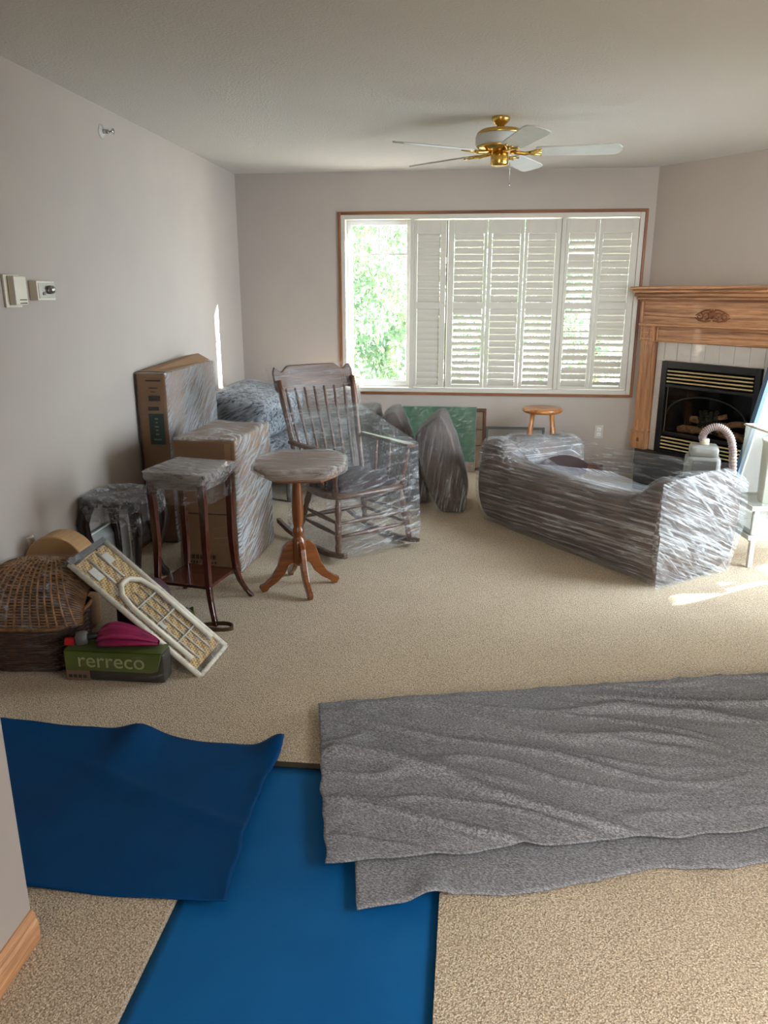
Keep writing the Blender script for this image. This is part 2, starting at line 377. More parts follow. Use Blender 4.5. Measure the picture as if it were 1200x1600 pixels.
def copy_obj(o, parent, loc=None):
    c = o.copy(); COL.objects.link(c); c.parent = parent
    if loc is not None: c.location = loc
    return c
def shell(src, name, mat, off=.004, jit=.0, parent=None):
    """film skin just outside a solid part"""
    me = src.data.copy(); me.name = name
    ns = [v.normal.copy() for v in me.vertices]
    for v, n in zip(me.vertices, ns):
        v.co += n*(off + jit*(.5+.5*noise.noise(v.co*9)))
    me.materials.clear(); me.materials.append(mat)
    o = bpy.data.objects.new(name, me); COL.objects.link(o); o.parent = parent or src.parent
    for p in me.polygons: p.use_smooth = True
    return o
def clear_front(o):
    o.data.materials.append(M['film_clear'])
    for p in o.data.polygons:
        if p.normal.y < -.75: p.material_index = 1
def text_mesh(name, body, size, mat, parent, loc, rot, extrude=.0006, sx=1.0):
    cu = bpy.data.curves.new(name, 'FONT'); cu.body = body; cu.size = size; cu.extrude = extrude
    t = bpy.data.objects.new(name+'_curve', cu); COL.objects.link(t)
    dg = bpy.context.evaluated_depsgraph_get(); me = bpy.data.meshes.new_from_object(t.evaluated_get(dg))
    bpy.data.objects.remove(t); me.name = name; me.materials.clear(); me.materials.append(mat)
    o = bpy.data.objects.new(name, me); COL.objects.link(o); o.parent = parent; o.location = loc
    o.rotation_euler = rot; o.scale = (sx, 1, 1); return o

# ------------------------------------------------------------------ room shell
XL, YB, H = -1.964, 6.6, 2.44
XR, YR = 2.50, -2.5
PHI = .8922; DX, DY = math.cos(PHI), -math.sin(PHI)
CX = 1.4216
FL = (XR-CX)/DX; FYE = YB+DY*FL                    # fireplace wall meets right wall
hx0, hx1, hy1 = -.71, -.035, 2.155                 # opening left by the lifted carpet
f = MB()
f.bb(XL-.15, hx0, YR-.15, YB+.2, -.06, 0); f.bb(hx1, XR+.6, YR-.15, YB+.2, -.06, 0)
f.bb(hx0, hx1, hy1, YB+.2, -.06, 0); f.bb(hx0, hx1, YR-.15, hy1, -.06, -.03)
fl = struct(f.build('floor', M['carpet']))
MB().bb(hx0, hx1, hy1-.004, hy1, -.03, -.001).build('carpet_edge_shade', M['olive'], fl)  # dark olive strip paints in shade along the carpet's far edge
struct(MB().bb(XL-.15, XR+.2, YR-.15, YB+.2, H, H+.15).build('ceiling', M['ceiling']))
struct(MB().bb(XL-.15, XL, YR-.15, YB+.2, -.03, H+.02).build('wall_left', M['wall']))
wx0, wx1, wz0, wz1 = -1.090, 1.350, .672, 2.121
w = MB(); w.bb(XL-.02, wx0, YB, YB+.17, -.03, H+.02); w.bb(wx1, XR+.2, YB, YB+.17, -.03, H+.02)
w.bb(wx0, wx1, YB, YB+.17, -.03, wz0); w.bb(wx0, wx1, YB, YB+.17, wz1, H+.02)
struct(w.build('wall_back', M['wall']))
nx, ny = -DY, DX                                   # outward normal of the angled wall
a = Vector((CX, YB)); b = Vector((XR, FYE)); n2 = Vector((nx, ny))*.10
g = MB(); fm_ = Matrix.Translation((CX, YB, 0)) @ Matrix.Rotation(-PHI, 4, 'Z')
for x0, x1, z0, z1 in ((0, .284, -.03, H+.02), (1.036, FL, -.03, H+.02), (.284, 1.036, .783, H+.02), (.284, 1.036, -.03, .403)):
    q_ = MB().bb(x0, x1, 0, .10, z0, z1); g.add(q_.v, q_.f, fm_)
struct(g.build('wall_fireplace', M['wall']))
w = MB(); w.bb(XR, XR+.15, 5.08, FYE+.1, -.03, H+.02); w.bb(XR, XR+.15, 2.45, 5.08, 2.12, H+.02)
w.bb(XR, XR+.15, YR-.15, 2.45, -.03, H+.02)
struct(w.build('wall_right', M['wall']))
struct(MB().bb(XL-.02, XR+.02, YR-.15, YR, -.03, H+.02).build('wall_front', M['wall']))
NX, NY = -1.000, 1.385
struct(MB().bb(XL+.001, NX, YR+.001, NY, -.02, H).build('wall_near', M['wall'], bev=.006))
# baseboards
def baseboard(name, p0, p1, nrm, h=.085):
    p0, p1, nn = Vector((*p0, 0)), Vector((*p1, 0)), Vector((*nrm, 0)).normalized()
    prof = [(0,0),(.016,0),(.016,h*.62),(.011,h*.72),(.011,h*.86),(.005,h),(0,h)]
    mb = MB(); r0 = [p0+nn*q+Vector((0,0,z)) for q, z in prof]; r1 = [p1+nn*q+Vector((0,0,z)) for q, z in prof]
    mb.loft([r0, r1]); ax = 'X' if abs(p1.x-p0.x) > abs(p1.y-p0.y) else 'Y'
    return struct(mb.build(name, M['oak'+ax] if name == 'baseboard_near' else M['trim'+ax]))
baseboard('baseboard_near', (NX, YR+.05), (NX, NY-.004), (1, 0), .085)
baseboard('baseboard_left', (XL, 3.96), (XL, YB-.001), (1, 0))
baseboard('baseboard_back', (XL+.02, YB), (CX-.25, YB), (0, -1))

# ------------------------------------------------------------------ window with oak casing, glazing and shutters
win = thing('window_1', 'wide oak-trimmed window on the back wall with one clear pane at left', 'window', (.13, YB, wz0)); win['kind'] = 'structure'
for k in ('label', 'category'): del win[k]
cx0, cx1, cz0, cz1, cw = -1.1076, 1.3673, .6557, 2.1375, .022
for x0, x1, z0, z1, ax in ((cx0, cx0+cw, cz0, cz1, 'Z'), (cx1-cw, cx1, cz0, cz1, 'Z'), (cx0+cw, cx1-cw, cz1-cw, cz1, 'X'), (cx0+cw, cx1-cw, cz0, cz0+cw, 'X')):
    MB().bb(x0, x1, YB-.016, YB+.02, z0, z1).build('casing_board', M['trim'+ax], win, True, bev=.003)
ix0, ix1, iz0, iz1 = cx0+cw, cx1-cw, cz0+cw, cz1-cw
j = MB(); fw = .036
j.bb(ix0, ix0+fw, YB-.008, YB+.165, iz0, iz1); j.bb(ix1-fw, ix1, YB-.008, YB+.165, iz0, iz1)
j.bb(ix0+fw, ix1-fw, YB-.008, YB+.165, iz1-fw, iz1); j.bb(ix0+fw, ix1-fw, YB-.012, YB+.165, iz0, iz0+fw)
j.build('jamb', M['white'], win, True, bev=.003)
MB().bb(-.510, -.478, YB-.008, YB+.165, iz0+fw, iz1-fw).build('mullion', M['white'], win, True, bev=.003)
MB().bb(.706, .738, YB-.008, YB+.165, iz0+fw, iz1-fw).build('mullion', M['white'], win, True, bev=.003)
# sash frames and panes behind
for (x0, x1) in ((ix0+fw, -.510), (-.478, .706), (.738, ix1-fw)):
    z0, z1 = iz0+fw, iz1-fw; s = MB(); t = .038
    s.bb(x0, x0+t, YB+.10, YB+.145, z0, z1); s.bb(x1-t, x1, YB+.10, YB+.145, z0, z1)
    s.bb(x0+t, x1-t, YB+.10, YB+.145, z0, z0+t+.012); tt = t if x0 < -.6 else .010; s.bb(x0+t, x1-t, YB+.10, YB+.145, z1-tt, z1)
    s.build('sash', M['vinyl'], win, True, bev=.003)
    MB().bb(x0+t, x1-t, YB+.120, YB+.124, z0+t, z1-t).build('pane', M['glass'], win, True)
    s = MB(); s.bb(x0+t, x1-t, YB+.110, YB+.118, 1.805, 1.820)
    for kx in range(1, max(2, round((x1-x0)/.26))):
        xx = x0+t+(x1-x0-2*t)*kx/max(2, round((x1-x0)/.26)); s.bb(xx-.006, xx+.006, YB+.110, YB+.118, 1.82, z1-t)
    s.build('muntin', M['vinyl'], win, True)

# shutters: (x0, x1, louvre x0, x1, upper tilts, lower tilts, label)
C, O = 80, 50
def mixed(seq): return [float(a) for a in seq]
lv0, lv1, lu0, lu1 = .742, 1.372, 1.425, 1.962
PAN = [(-.476, -.216, -.452, -.262, [84]*11, [84]*12, 'white louvred shutter beside the clear pane, folded shut flat without gaps'),
       (-.198, .118, -.150, .092, [C]*11, [C]+[O]*11, 'white louvred shutter first right of the folded one, lower louvres open'),
       (.122, .414, .156, .384, [C]*11, [C]*12, 'white louvred shutter with every louvre shut, between two half-open ones'),
       (.418, .704, .444, .664, [C,C+4,C+5,C,C+4,C+4,C,C,C+4,C,C], [C]+[O+2]*11, 'white louvred shutter left of the centre post, lower louvres open'),
       (.742, 1.004, .768, .976, [C,50,44,84,84,60,52,44,44,30,74], [30,8,8,26,40,30,56,66,30,80,C-6,C], 'white louvred shutter right of the centre post, louvres wide open and uneven'),
       (1.008, 1.306, 1.034, 1.256, [C,C,C,C,C+4,C,C+5,C+4,C+5,C+5,C+4], [C,C,C+3,C+5,52,42,20,56,74,C,30,40], 'rightmost white louvred shutter, a few lower louvres open')]
PAN_TILE = None
for (x0, x1, l0, l1, up, lo, lab) in PAN:
    t = thing('window_shutter', lab, 'shutter', ((x0+x1)/2, YB+.012, iz0+fw), 0, 'louvred shutters across the window')
    z0, z1 = iz0+fw+.006, iz1-fw-.012; y0, y1 = YB-.002, YB+.026
    for (a0, a1) in ((x0, l0), (l1, x1)): MB().bb(a0, a1, y0, y1, z0, z1).build('stile', M['white'], t, True, bev=.002)
    for (b0, b1) in ((z0, lv0), (lv1, lu0), (lu1, z1)): MB().bb(l0, l1, y0, y1, b0, b1).build('rail', M['white'], t, True, bev=.002)
    # slat mesh shared in the panel
    sl = MB(); up = up[:10]; ch = .0538 if up[0] != 84 else .058; wdt = l1-l0-.005
    prof = [(-ch/2, 0), (-ch*.3, .0045), (0, .006), (ch*.3, .0045), (ch/2, 0), (ch*.3, -.0045), (0, -.006), (-ch*.3, -.0045)]
    sl.loft([[(-wdt/2, a, b) for a, b in prof], [(wdt/2, a, b) for a, b in prof]])
    first = None
    for (b0, b1, tl) in ((lu0, lu1, up), (lv0, lv1, lo)):
        pit = (b1-b0)/len(tl)
        for k, ang in enumerate(tl):
            loc = Vector(((l0+l1)/2, YB+.012, b1-pit*(k+.5))) - t.location
            if first is None: o = first = sl.build('louver', M['white'], t)
            else: o = copy_obj(first, t)
            o.location = loc; o.rotation_euler = (-R(ang + random.uniform(-1.5, 1.5)), 0, 0)
    if x0 != -.476:
        MB().bb((l0+l1)/2-.004, (l0+l1)/2+.004, YB+.048, YB+.054, lv0+.02, lv1-.02).build('tilt_rod', M['white'], t, True)
# the folded leaf standing edge-on between the first two shutters
t = thing('shutter_leaf', 'narrow shutter leaf folded edge-on in the gap between shutters', 'shutter', (-.206, YB+.03, iz0+fw), 0)
MB().bb(-.2145, -.2005, YB+.02, YB+.09, iz0+fw+.006, iz1-fw-.01).build('stile', M['white'], t, True, bev=.002)

# ------------------------------------------------------------------ outdoors
struct(MB().bb(-14, XL-.2, -4, 30, -.6, -.5).bb(XL-.2, 16, YB+.2, 30, -.6, -.5).build('ground', M['patio']))
wing_blocker = struct(MB().bb(1.62, 1.78, YB+.20, 8.32, -.5, 3.6).build('sun_blocker_wing', M['siding']))  # added blocker, leaves only a sliver of sun for the left wall
struct(MB().bb(XR+.15, 5.35, .2, 7.6, 2.36, 2.46).build('sun_blocker_roof', M['siding']))  # added unseen roof, keeps the low sun off most of the floor
struct(MB().bb(XR+.15, XR+3.2, 1.5, 6.5, -.2, -.06).build('floor_deck', M['siding']))
struct(MB().bb(4.60, 4.66, .2, 6.05, -.1, 2.36).bb(4.60, 4.66, 6.30, 7.6, -.1, 2.36).bb(4.60, 4.66, 6.05, 6.30, -.1, .92).build('sun_blocker_screen', M['siding']))  # added unseen screen, its gap shapes the sun patches on the carpet
def tree(x, y, rx, rz, zc, n, seed, lab):
    rnd = random.Random(seed)
    t = thing('leafy_tree', lab, 'tree', (x, y, -.5), 0, 'trees outside the window')
    MB().tube([(0,0,0),(.05,.02,1.2),(-.03,.05,2.4),(.04,0,zc+.5)], [.11,.09,.07,.04], 8).build('trunk', M['bark'], t, smooth=True)
    mb = MB()
    for i in range(n):
        while True:
            p = Vector((rnd.uniform(-1,1), rnd.uniform(-1,1), rnd.uniform(-1,1)))
            if .35 < p.length < 1: break
        p = Vector((p.x*rx, p.y*.8, p.z*rz+zc+.5)); p += noise.noise_vector(p*1.5)*.3
        s = rnd.uniform(.035, .07); e = Euler((rnd.uniform(0,6.3), rnd.uniform(0,6.3), rnd.uniform(0,6.3))).to_matrix()
        mb.add([p+e@Vector(q)*s for q in ((-1,0,0),(-.2,-.45,0),(1,0,0),(-.2,.45,0))], [(0,1,2,3)])
    tag(mb.build('foliage', M['leaf'], t, fixn=False), kind='stuff')
tree(-2.0, 10.6, 1.3, 2.3, 1.6, 11000, 1, 'sunlit leafy tree filling left half of the clear pane')
tree(-.6, 13.2, 1.7, 2.7, 1.8, 13000, 2, 'leafy tree filling right half of the clear pane')
tree(1.9, 12.2, 1.2, 1.6, 1.2, 5000, 3, 'leafy tree glimpsed between louvres of the open shutter')

# ------------------------------------------------------------------ wall fittings
t = thing('wall_sprinkler', 'small chrome sprinkler head high on the left wall', 'sprinkler', (XL, 4.22, 2.316))
mb = MB(); mb.tube([(0,0,0),(.004,0,0),(.010,0,0)], [.036,.034,.016], 20); mb.build('escutcheon', M['lplastic'], t, smooth=True)
mb = MB(); mb.tube([(.008,0,0),(.04,0,0)], .011, 12); mb.tube([(.04,.012,0),(.055,.008,0),(.062,0,0),(.055,-.008,0),(.04,-.012,0)], .0025, 6); mb.tube([(.062,0,0),(.066,0,0)], .014, 12)
mb.build('nozzle', M['chrome'], t, smooth=True)
t = thing('thermostat', 'tall ivory thermostat, nearer of the two controls on left wall', 'thermostat', (XL, 3.205, 1.505))
MB().bb(0, .012, -.062, .055, -.068, .068).build('backplate', M['plastic'], t, bev=.003)
MB().bb(.012, .044, -.040, .052, -.058, .062).build('housing', M['plastic'], t, bev=.004)
for z in (-.036, -.050): MB().bb(.0435, .0455, -.012, .040, z-.002, z+.002).build('slot', M['print'], t)
t = thing('dial_control', 'square steel box with round knob on left wall beside ivory thermostat', 'wall control', (XL, 3.42, 1.508))
MB().bb(0, .040, -.075, .075, -.042, .042).build('housing', M['plastic'], t, bev=.003)
MB().bb(.040, .043, -.066, .066, -.034, .034).build('faceplate', M['chrome'], t)
mb = MB(); mb.tube([(.043,.028,.004),(.058,.028,.004),(.064,.028,.004)], [.019,.018,.012], 18); mb.build('knob', M['chrome'], t, smooth=True)
mb = MB(); mb.tube([(.043,-.028,-.014),(.046,-.028,-.014)], .007, 12); mb.build('keyhole', M['greyplastic2'], t)
t = thing('wall_outlet', 'white electrical outlet low on back wall left of the fireplace', 'outlet', (1.117, YB, .36))
MB().bb(-.036, .036, -.006, 0, -.057, .057).build('cover_plate', M['white'], t, bev=.003)
for z in (-.021, .021):
    s = MB().soft((0, -.008, z), (.034, .006, .030), .0025, n=3).build('socket', M['vinyl'], t)
    m2 = MB(); m2.bb(-.008, -.0055, -.0125, -.011, z-.004, z+.007); m2.bb(.0055, .008, -.0125, -.011, z-.004, z+.006); m2.bb(-.002, .002, -.0125, -.011, z-.011, z-.007)
    m2.build('slot', M['print'], s)
t = thing('baseboard_heater', 'low grey baseboard heater along left wall behind dark stool', 'heater', (XL, 3.3, 0))
mb = MB(); mb.prism([(.001,.02),(.055,.02),(.062,.06),(.062,.24),(.030,.285),(.001,.285)], 2.9-3.3, 3.965-3.3, 'xz'); mb.build('casing', M['heater'], t, bev=.004)
MB().bb(.001, .066, .655, .672, .018, .288).build('end_cap', M['vinyl'], t, bev=.003)
MB().bb(.026, .036, -.4, .665, .283, .290).build('grille_lip', M['vinyl'], t)
# nick in the corner bead is part of the near wall and left to the bevel

# ------------------------------------------------------------------ fireplace (local frame: x along the angled wall, -y into the room)
FR = -PHI
fo = Vector((CX, YB, 0))
def fthing(name, label, cat): return thing(name, label, cat, fo, FR)
t = fthing('fireplace_mantel', 'carved oak fireplace mantel with crown shelf on the angled wall', 'mantel')
def fbox(name, x0, x1, y0, y1, z0, z1, mat, parent, bev=.002): return MB().bb(x0, x1, -y1, -y0, z0, z1).build(name, mat, parent, bev=bev)
steps = [(z0, z1, o, (o-.085)*.40) for z0, z1, o in ((1.528, 1.549, .176), (1.521, 1.528, .150), (1.503, 1.521, .160), (1.496, 1.503, .132), (1.474, 1.496, .142), (1.467, 1.474, .106), (1.449, 1.467, .116), (1.436, 1.449, .096))]
mb = MB()
for z0, z1, off, ov in steps: mb.bb(.004-ov if off < .1 else max(-ov, -.034), 1.310+ov, -off, -.001, z0, z1)
mb.build('crown_shelf', M['oakX'], t, bev=.004)
fbox('frieze', .018, 1.302, .001, .070, 1.262, 1.436, M['oakX'], t)
fbox('frieze_stile', .012, .036, .070, .080, 1.268, 1.434, M['oakZ'], t); fbox('frieze_stile', 1.284, 1.308, .070, .080, 1.268, 1.434, M['oakZ'], t)
fbox('astragal', .004, 1.316, .001, .092, 1.246, 1.266, M['oakX'], t, .006)
fbox('lintel', .150, 1.160, .001, .052, 1.125, 1.246, M['oakX'], t)
fbox('lintel_bead', .168, 1.142, .052, .062, 1.128, 1.142, M['oakX'], t, .004); fbox('lintel_bead', .168, 1.142, .052, .062, 1.232, 1.244, M['oakX'], t, .004)
fbox('lintel_bead', .164, .176, .052, .062, 1.128, 1.244, M['oakZ'], t, .004)
for x0 in (.012, 1.154):
    p = fbox('corner_block', x0, x0+.144, .001, .074, 1.130, 1.246, M['oakZ'], t)
    fr = MB(); cx, cz = x0+.072, 1.188
    for a in ((cx-.048,cx+.048,cz+.036,cz+.046),(cx-.048,cx+.048,cz-.046,cz-.036),(cx-.048,cx-.038,cz-.036,cz+.036),(cx+.038,cx+.048,cz-.036,cz+.036)): fr.bb(a[0], a[1], -.084, -.074, a[2], a[3])
    fr.build('block_frame', M['oakX'], p, bev=.002)
    ro = MB()
    for k in range(8):
        an = k*math.pi/4; ro.soft((cx+.014*math.cos(an), -.077, cz+.014*math.sin(an)), (.013, .010, .013), .004, n=3)
    ro.soft((cx, -.079, cz), (.014, .012, .014), .005, n=3); ro.build('rosette', M['oakX'], p, smooth=True)
    s = fbox('pilaster', x0+.006, x0+.138, .001, .056, .392, 1.130, M['oakZ'], t)
    for q in (.026, .062, .098): fbox('flute', x0+q, x0+q+.016, .056, .062, .42, 1.10, M['oakZ'], s, .005)
    pl = fbox('plinth', x0, x0+.144, .001, .070, .2465, .380, M['oakZ'], t); fbox('plinth_cap', x0-.003, x0+.147, .001, .078, .378, .394, M['oakX'], t, .005)
    ro = MB(); ro.soft((x0+.072, -.072, .322), (.026, .010, .034), .005, n=4); ro.build('plinth_ornament', M['trimX'], pl, smooth=True)
# carved applique: scrolls
ap = MB(); acx, acz = .655, 1.335
def scroll(cx, cz, r0, turns, sgn, ph, wd):
    pts = []
    for i in range(26):
        q = i/25; an = ph + sgn*turns*2*math.pi*q; rr = r0*(1-.8*q); pts.append((cx+rr*math.cos(an), -.072-.006*q, cz+rr*math.sin(an)*.9))
    ap.tube(pts, [wd*(1-.4*i/25) for i in range(26)], 6)
for sg in (-1, 1):
    scroll(acx+sg*.105, acz-.006, .030, 1.3, sg, math.pi/2 if sg > 0 else math.pi/2, .006)
    scroll(acx+sg*.055, acz+.002, .034, 1.2, -sg, -math.pi/2, .0065); scroll(acx+sg*.024, acz+.014, .026, 1.2, sg, math.pi/2, .0055)
    ap.tube([(acx+sg*.01, -.073, acz-.034), (acx+sg*.06, -.074, acz-.040), (acx+sg*.11, -.073, acz-.034), (acx+sg*.145, -.072, acz-.012)], [.005,.007,.006,.003], 6)
    ap.tube([(acx+sg*.02, -.073, acz+.042), (acx+sg*.06, -.074, acz+.040), (acx+sg*.10, -.073, acz+.026), (acx+sg*.14, -.072, acz+.004)], [.007,.006,.005,.004], 6)
for q in range(5):
    an = math.pi/2+(q-2)*.42; ap.tube([(acx, -.074, acz-.02), (acx+.032*math.cos(an), -.078, acz-.02+.036*math.sin(an)), (acx+.046*math.cos(an), -.073, acz-.02+.066*math.sin(an))], [.004,.009,.003], 6)
ap.build('carved_applique', M['trimX'], t, smooth=True)

t = fthing('tile_surround', 'glossy off-white tile surround framing the gas fireplace', 'tile surround')
gx0, gx1, gz0, gz1 = .226, 1.080, .2465, .980
mb = MB(); mb.bb(.156, gx0, -.012, -.001, .2465, 1.125); mb.bb(gx1, 1.154, -.012, -.001, .2465, 1.125); mb.bb(gx0, gx1, -.012, -.001, gz1, 1.125)
mb.build('grout_bed', M['grout'], t)
edges = [.156, .229, .347, .471, .594, .717, .840, .963, 1.081, 1.154]
for a, b in zip(edges[:-1], edges[1:]):
    MB().bb(a+.0025, b-.0025, -.019, -.0115, .984, 1.123).build('tile', M['tile'], t, bev=.002)
zs = [.2465+.0, .392, .539, .686, .833, .981]
for x0, x1 in ((.156, gx0), (gx1, 1.154)):
    for a, b in zip(zs[:-1], zs[1:]): MB().bb(x0+.0025, x1-.003, -.019, -.0115, a+.0025, b-.0025).build('tile', M['tile'], t, bev=.002)

t = fthing('gas_fireplace', 'black gas fireplace insert with brass louvre bars and logs', 'fireplace')
mb = MB(); X0, X1, Z0, Z1 = gx0+.003, gx1-.003, .2485, .977
mb.bb(X0, X0+.052, -.040, -.001, Z0, Z1); mb.bb(X1-.040, X1, -.040, -.001, Z0, Z1)
mb.bb(X0+.052, X1-.040, -.040, -.001, .925, Z1); mb.bb(X0+.052, X1-.040, -.040, -.001, Z0, .268)
mb.bb(X0+.052, X1-.040, -.034, -.001, .775, .800); mb.bb(X0+.052, X1-.040, -.034, -.001, .395, .420)
mb.build('surround_frame', M['black'], t, bev=.003)
lx0, lx1 = X0+.056, X1-.044
MB().bb(lx0-.004, lx1+.004, .250, .260, .38, .80).build('firebox_back', M['dark'], t)
mb = MB(); mb.bb(lx0, lx1, -.001, .25, .402, .412); mb.bb(lx0, lx1, -.001, .25, .773, .783); mb.bb(lx0, lx0+.004, -.001, .25, .412, .773); mb.bb(lx1-.004, lx1, -.001, .25, .412, .773)
mb.bb(lx0, lx1, -.012, -.002, .80, .925); mb.bb(lx0, lx1, -.012, -.002, .268, .395)
mb.build('firebox_liner', M['dark'], t)
for z in (.904, .876, .848, .820, .372, .344, .316, .288):
    mb = MB(); pr = [(-.036,-.0075),(-.042,-.004),(-.044,0),(-.042,.004),(-.036,.0075),(-.030,0)]
    mb.loft([[(lx0+.006, a, z+b) for a, b in pr], [(lx1-.006, a, z+b) for a, b in pr]]); mb.build('brass_louver', M['brass'], t, smooth=False)
MB().bb(lx0, lx1, -.028, -.025, .418, .777).build('glass_door', M['smoke'], t)
arch = []
for i in range(21):
    an = math.pi*i/20; arch.append((.655+.345*math.cos(an), -.024, .56+.165*math.sin(an)))
MB().tube(arch, .007, 6).build('arch_trim', M['black'], t, smooth=True)
for x, z, l, an, r in ((.52,.452,.34,.12,.032), (.78,.455,.36,-.10,.034), (.60,.500,.30,-.22,.028), (.80,.525,.28,.2,.025), (.68,.545,.20,.5,.02)):
    pts = [(x+(q-.5)*l*math.cos(an), .085+.02*math.sin(q*7), z+(q-.5)*l*math.sin(an)+.005*math.sin(q*11)) for q in [i/8 for i in range(9)]]
    MB().tube(pts, [r*(.85+.2*abs(math.sin(i*1.7))) for i in range(9)], 9).build('log', M['log'], t, smooth=True)
mb = MB()
for k in range(60):
    mb.soft((.64+max(-.08,min(.08,random.gauss(0,.042))), .060+random.uniform(-.03,.02), .530+max(-.08,min(.09,random.gauss(0,.045)))), (.036,.024,.038), .011, n=3, mtx=Euler((random.random()*3, random.random()*3, 0)).to_matrix())
tag(mb.build('ember_cluster', M['ember'], t, smooth=True), kind='stuff')
t = thing('hearth_platform', 'raised black slate hearth step below the oak mantel', 'hearth', fo, 0)
q = [Vector(p) for p in ((CX-.04, YB-.03), (1.318, 6.06), (1.625, 5.686), (1.80, 5.53), (2.12, 5.62))]
mb = MB(); mb.prism([tuple(p) for p in [Vector((CX+.005,YB-.022))]+q[1:]], .002, .208, 'xy'); mb.build('base', M['black'], t, True, bev=.004)
q2 = [(CX+.003, YB-.02), (1.306, 6.05), (1.62, 5.668), (1.80, 5.51), (2.14, 5.61)]
mb = MB(); mb.prism(q2, .208, .2455, 'xy'); mb.build('slab', M['hearth'], t, True, bev=.005)

# ------------------------------------------------------------------ ceiling fan
t = thing('ceiling_fan', 'brass and white ceiling fan with pale blades and pull chain', 'ceiling fan', (.135, 4.72, H))
MB().lathe([(.048,0),(.052,-.006),(.050,-.016),(.036,-.034),(.022,-.044),(.018,-.060)]).build('canopy', M['brassfan'], t, smooth=True)
mh = MB().lathe([(.020,-.052),(.060,-.058),(.112,-.068),(.130,-.082),(.134,-.094)]).build('motor_cap', M['brassfan'], t, smooth=True)
MB().lathe([(.134,-.094),(.137,-.100),(.137,-.142),(.132,-.150)], n=32).build('motor_band', M['blade'], t, smooth=True)
MB().lathe([(.132,-.150),(.118,-.164),(.084,-.176),(.050,-.182)]).build('motor_base', M['brassfan'], t, smooth=True)
MB().lathe([(.046,-.180),(.048,-.196),(.050,-.200),(.050,-.240),(.046,-.250),(.030,-.254)]).build('switch_housing', M['brassfan'], t, smooth=True)
bl = MB()
out = [(.20,-.052),(.22,-.058),(.60,-.070),(.645,-.062),(.665,-.03),(.668,0),(.665,.03),(.645,.062),(.60,.070),(.22,.058),(.20,.052)]
bl.prism(out, -.004, .004, 'xy')
ir = MB(); ir.tube([(.060,0,.0),(.10,0,-.006),(.14,.004,-.010),(.18,0,-.006)], [.012,.010,.011,.010], 8)
for sg in (-1, 0, 1): ir.tube([(.165,sg*.004,-.008),(.195,sg*.024,-.007),(.232,sg*.034,-.007)], [.008,.008,.006], 7)
fb = fi = None
for k in range(5):
    an = R(-3+72*k)
    if fb is None: fb = bl.build('blade', M['blade'], t, bev=.002); b_ = fb; fi = ir.build('blade_iron', M['brassfan'], b_, smooth=True)
    else: b_ = copy_obj(fb, t); copy_obj(fi, b_)
    b_.location = (0, 0, -.180); b_.rotation_euler = (R(-12), 0, an)
mb = MB(); mb.tube([(.056,-.01,-.236),(.060,-.01,-.25),(.060,-.01,-.345)], .0016, 5); mb.soft((.060,-.01,-.352), (.008,.008,.016), .003, n=3)
mb.build('pull_chain', M['chrome'], t, smooth=True)

# ------------------------------------------------------------------ cardboard boxes
def carton(name, label, x0, x1, y0, y1, h, fmat, yaw=0, open_top=False):
    cx, cy = (x0+x1)/2, (y0+y1)/2; hx, hy = (x1-x0)/2, (y1-y0)/2
    t = thing(name, label, 'box', (cx, cy, 0), yaw)
    n = 10; mb = MB()
    mb.soft((0,0,h/2+.001), (2*hx, 2*hy, h), .010, (.004,.008,.006), n=10)
    body = mb.build('carton', M['cardboard'], t, smooth=True)
    return t, body, hx, hy
t, body, hx, hy = carton('cardboard_box', 'tall narrow film-wrapped cardboard box against the left wall', -1.948, -1.768, 4.335, 5.22, 1.045, None)
fl_ = MB(); fl_.add([(-hx+.004,-hy+.02,1.053),(hx-.004,-hy+.02,1.053),(hx-.01,hy-.05,1.056),(-hx+.004,hy-.05,1.085),(0,-hy+.02,1.058),(0,hy-.05,1.100)], [(0,4,5,3),(4,1,2,5)])
fl_.build('top_flap', M['cardboard'], t, thick=.004)
s = MB(); s.soft((0,0,.5235), (2*hx+.014, 2*hy+.014, 1.055), .02, (.003,.012,.005), n=16, jit=.006, seed=3)
clear_front(s.build('plastic_wrap', M['film_box'], t, smooth=True))
P = lambda nm, x0, x1, z0, z1, mat, y: MB().bb(x0, x1, y-.0012, y, z0, z1).build(nm, mat, t)
yf = -hy-.0075
lab_ = P('green_label', -.026, .066, .625, .810, M['greenprint'], yf)
mbp = MB()
for k, (w_, z_) in enumerate(((.020,.775),(.012,.752),(.024,.728),(.014,.706),(.020,.682),(.045,.650))): mbp.bb(.020-w_/2, .020+w_/2, yf-.0022, yf-.0012, z_, z_+.008)
mbp.build('label_mark', M['pale_print'], lab_)
for (x0, x1, z0, z1) in ((-.03,.062,1.000,1.008), (-.012,.040,.958,.964), (-.004,.030,.936,.941), (-.018,.052,.885,.915), (-.026,.040,.828,.850)): P('printed_mark', x0, x1, z0, z1, M['print'], yf)

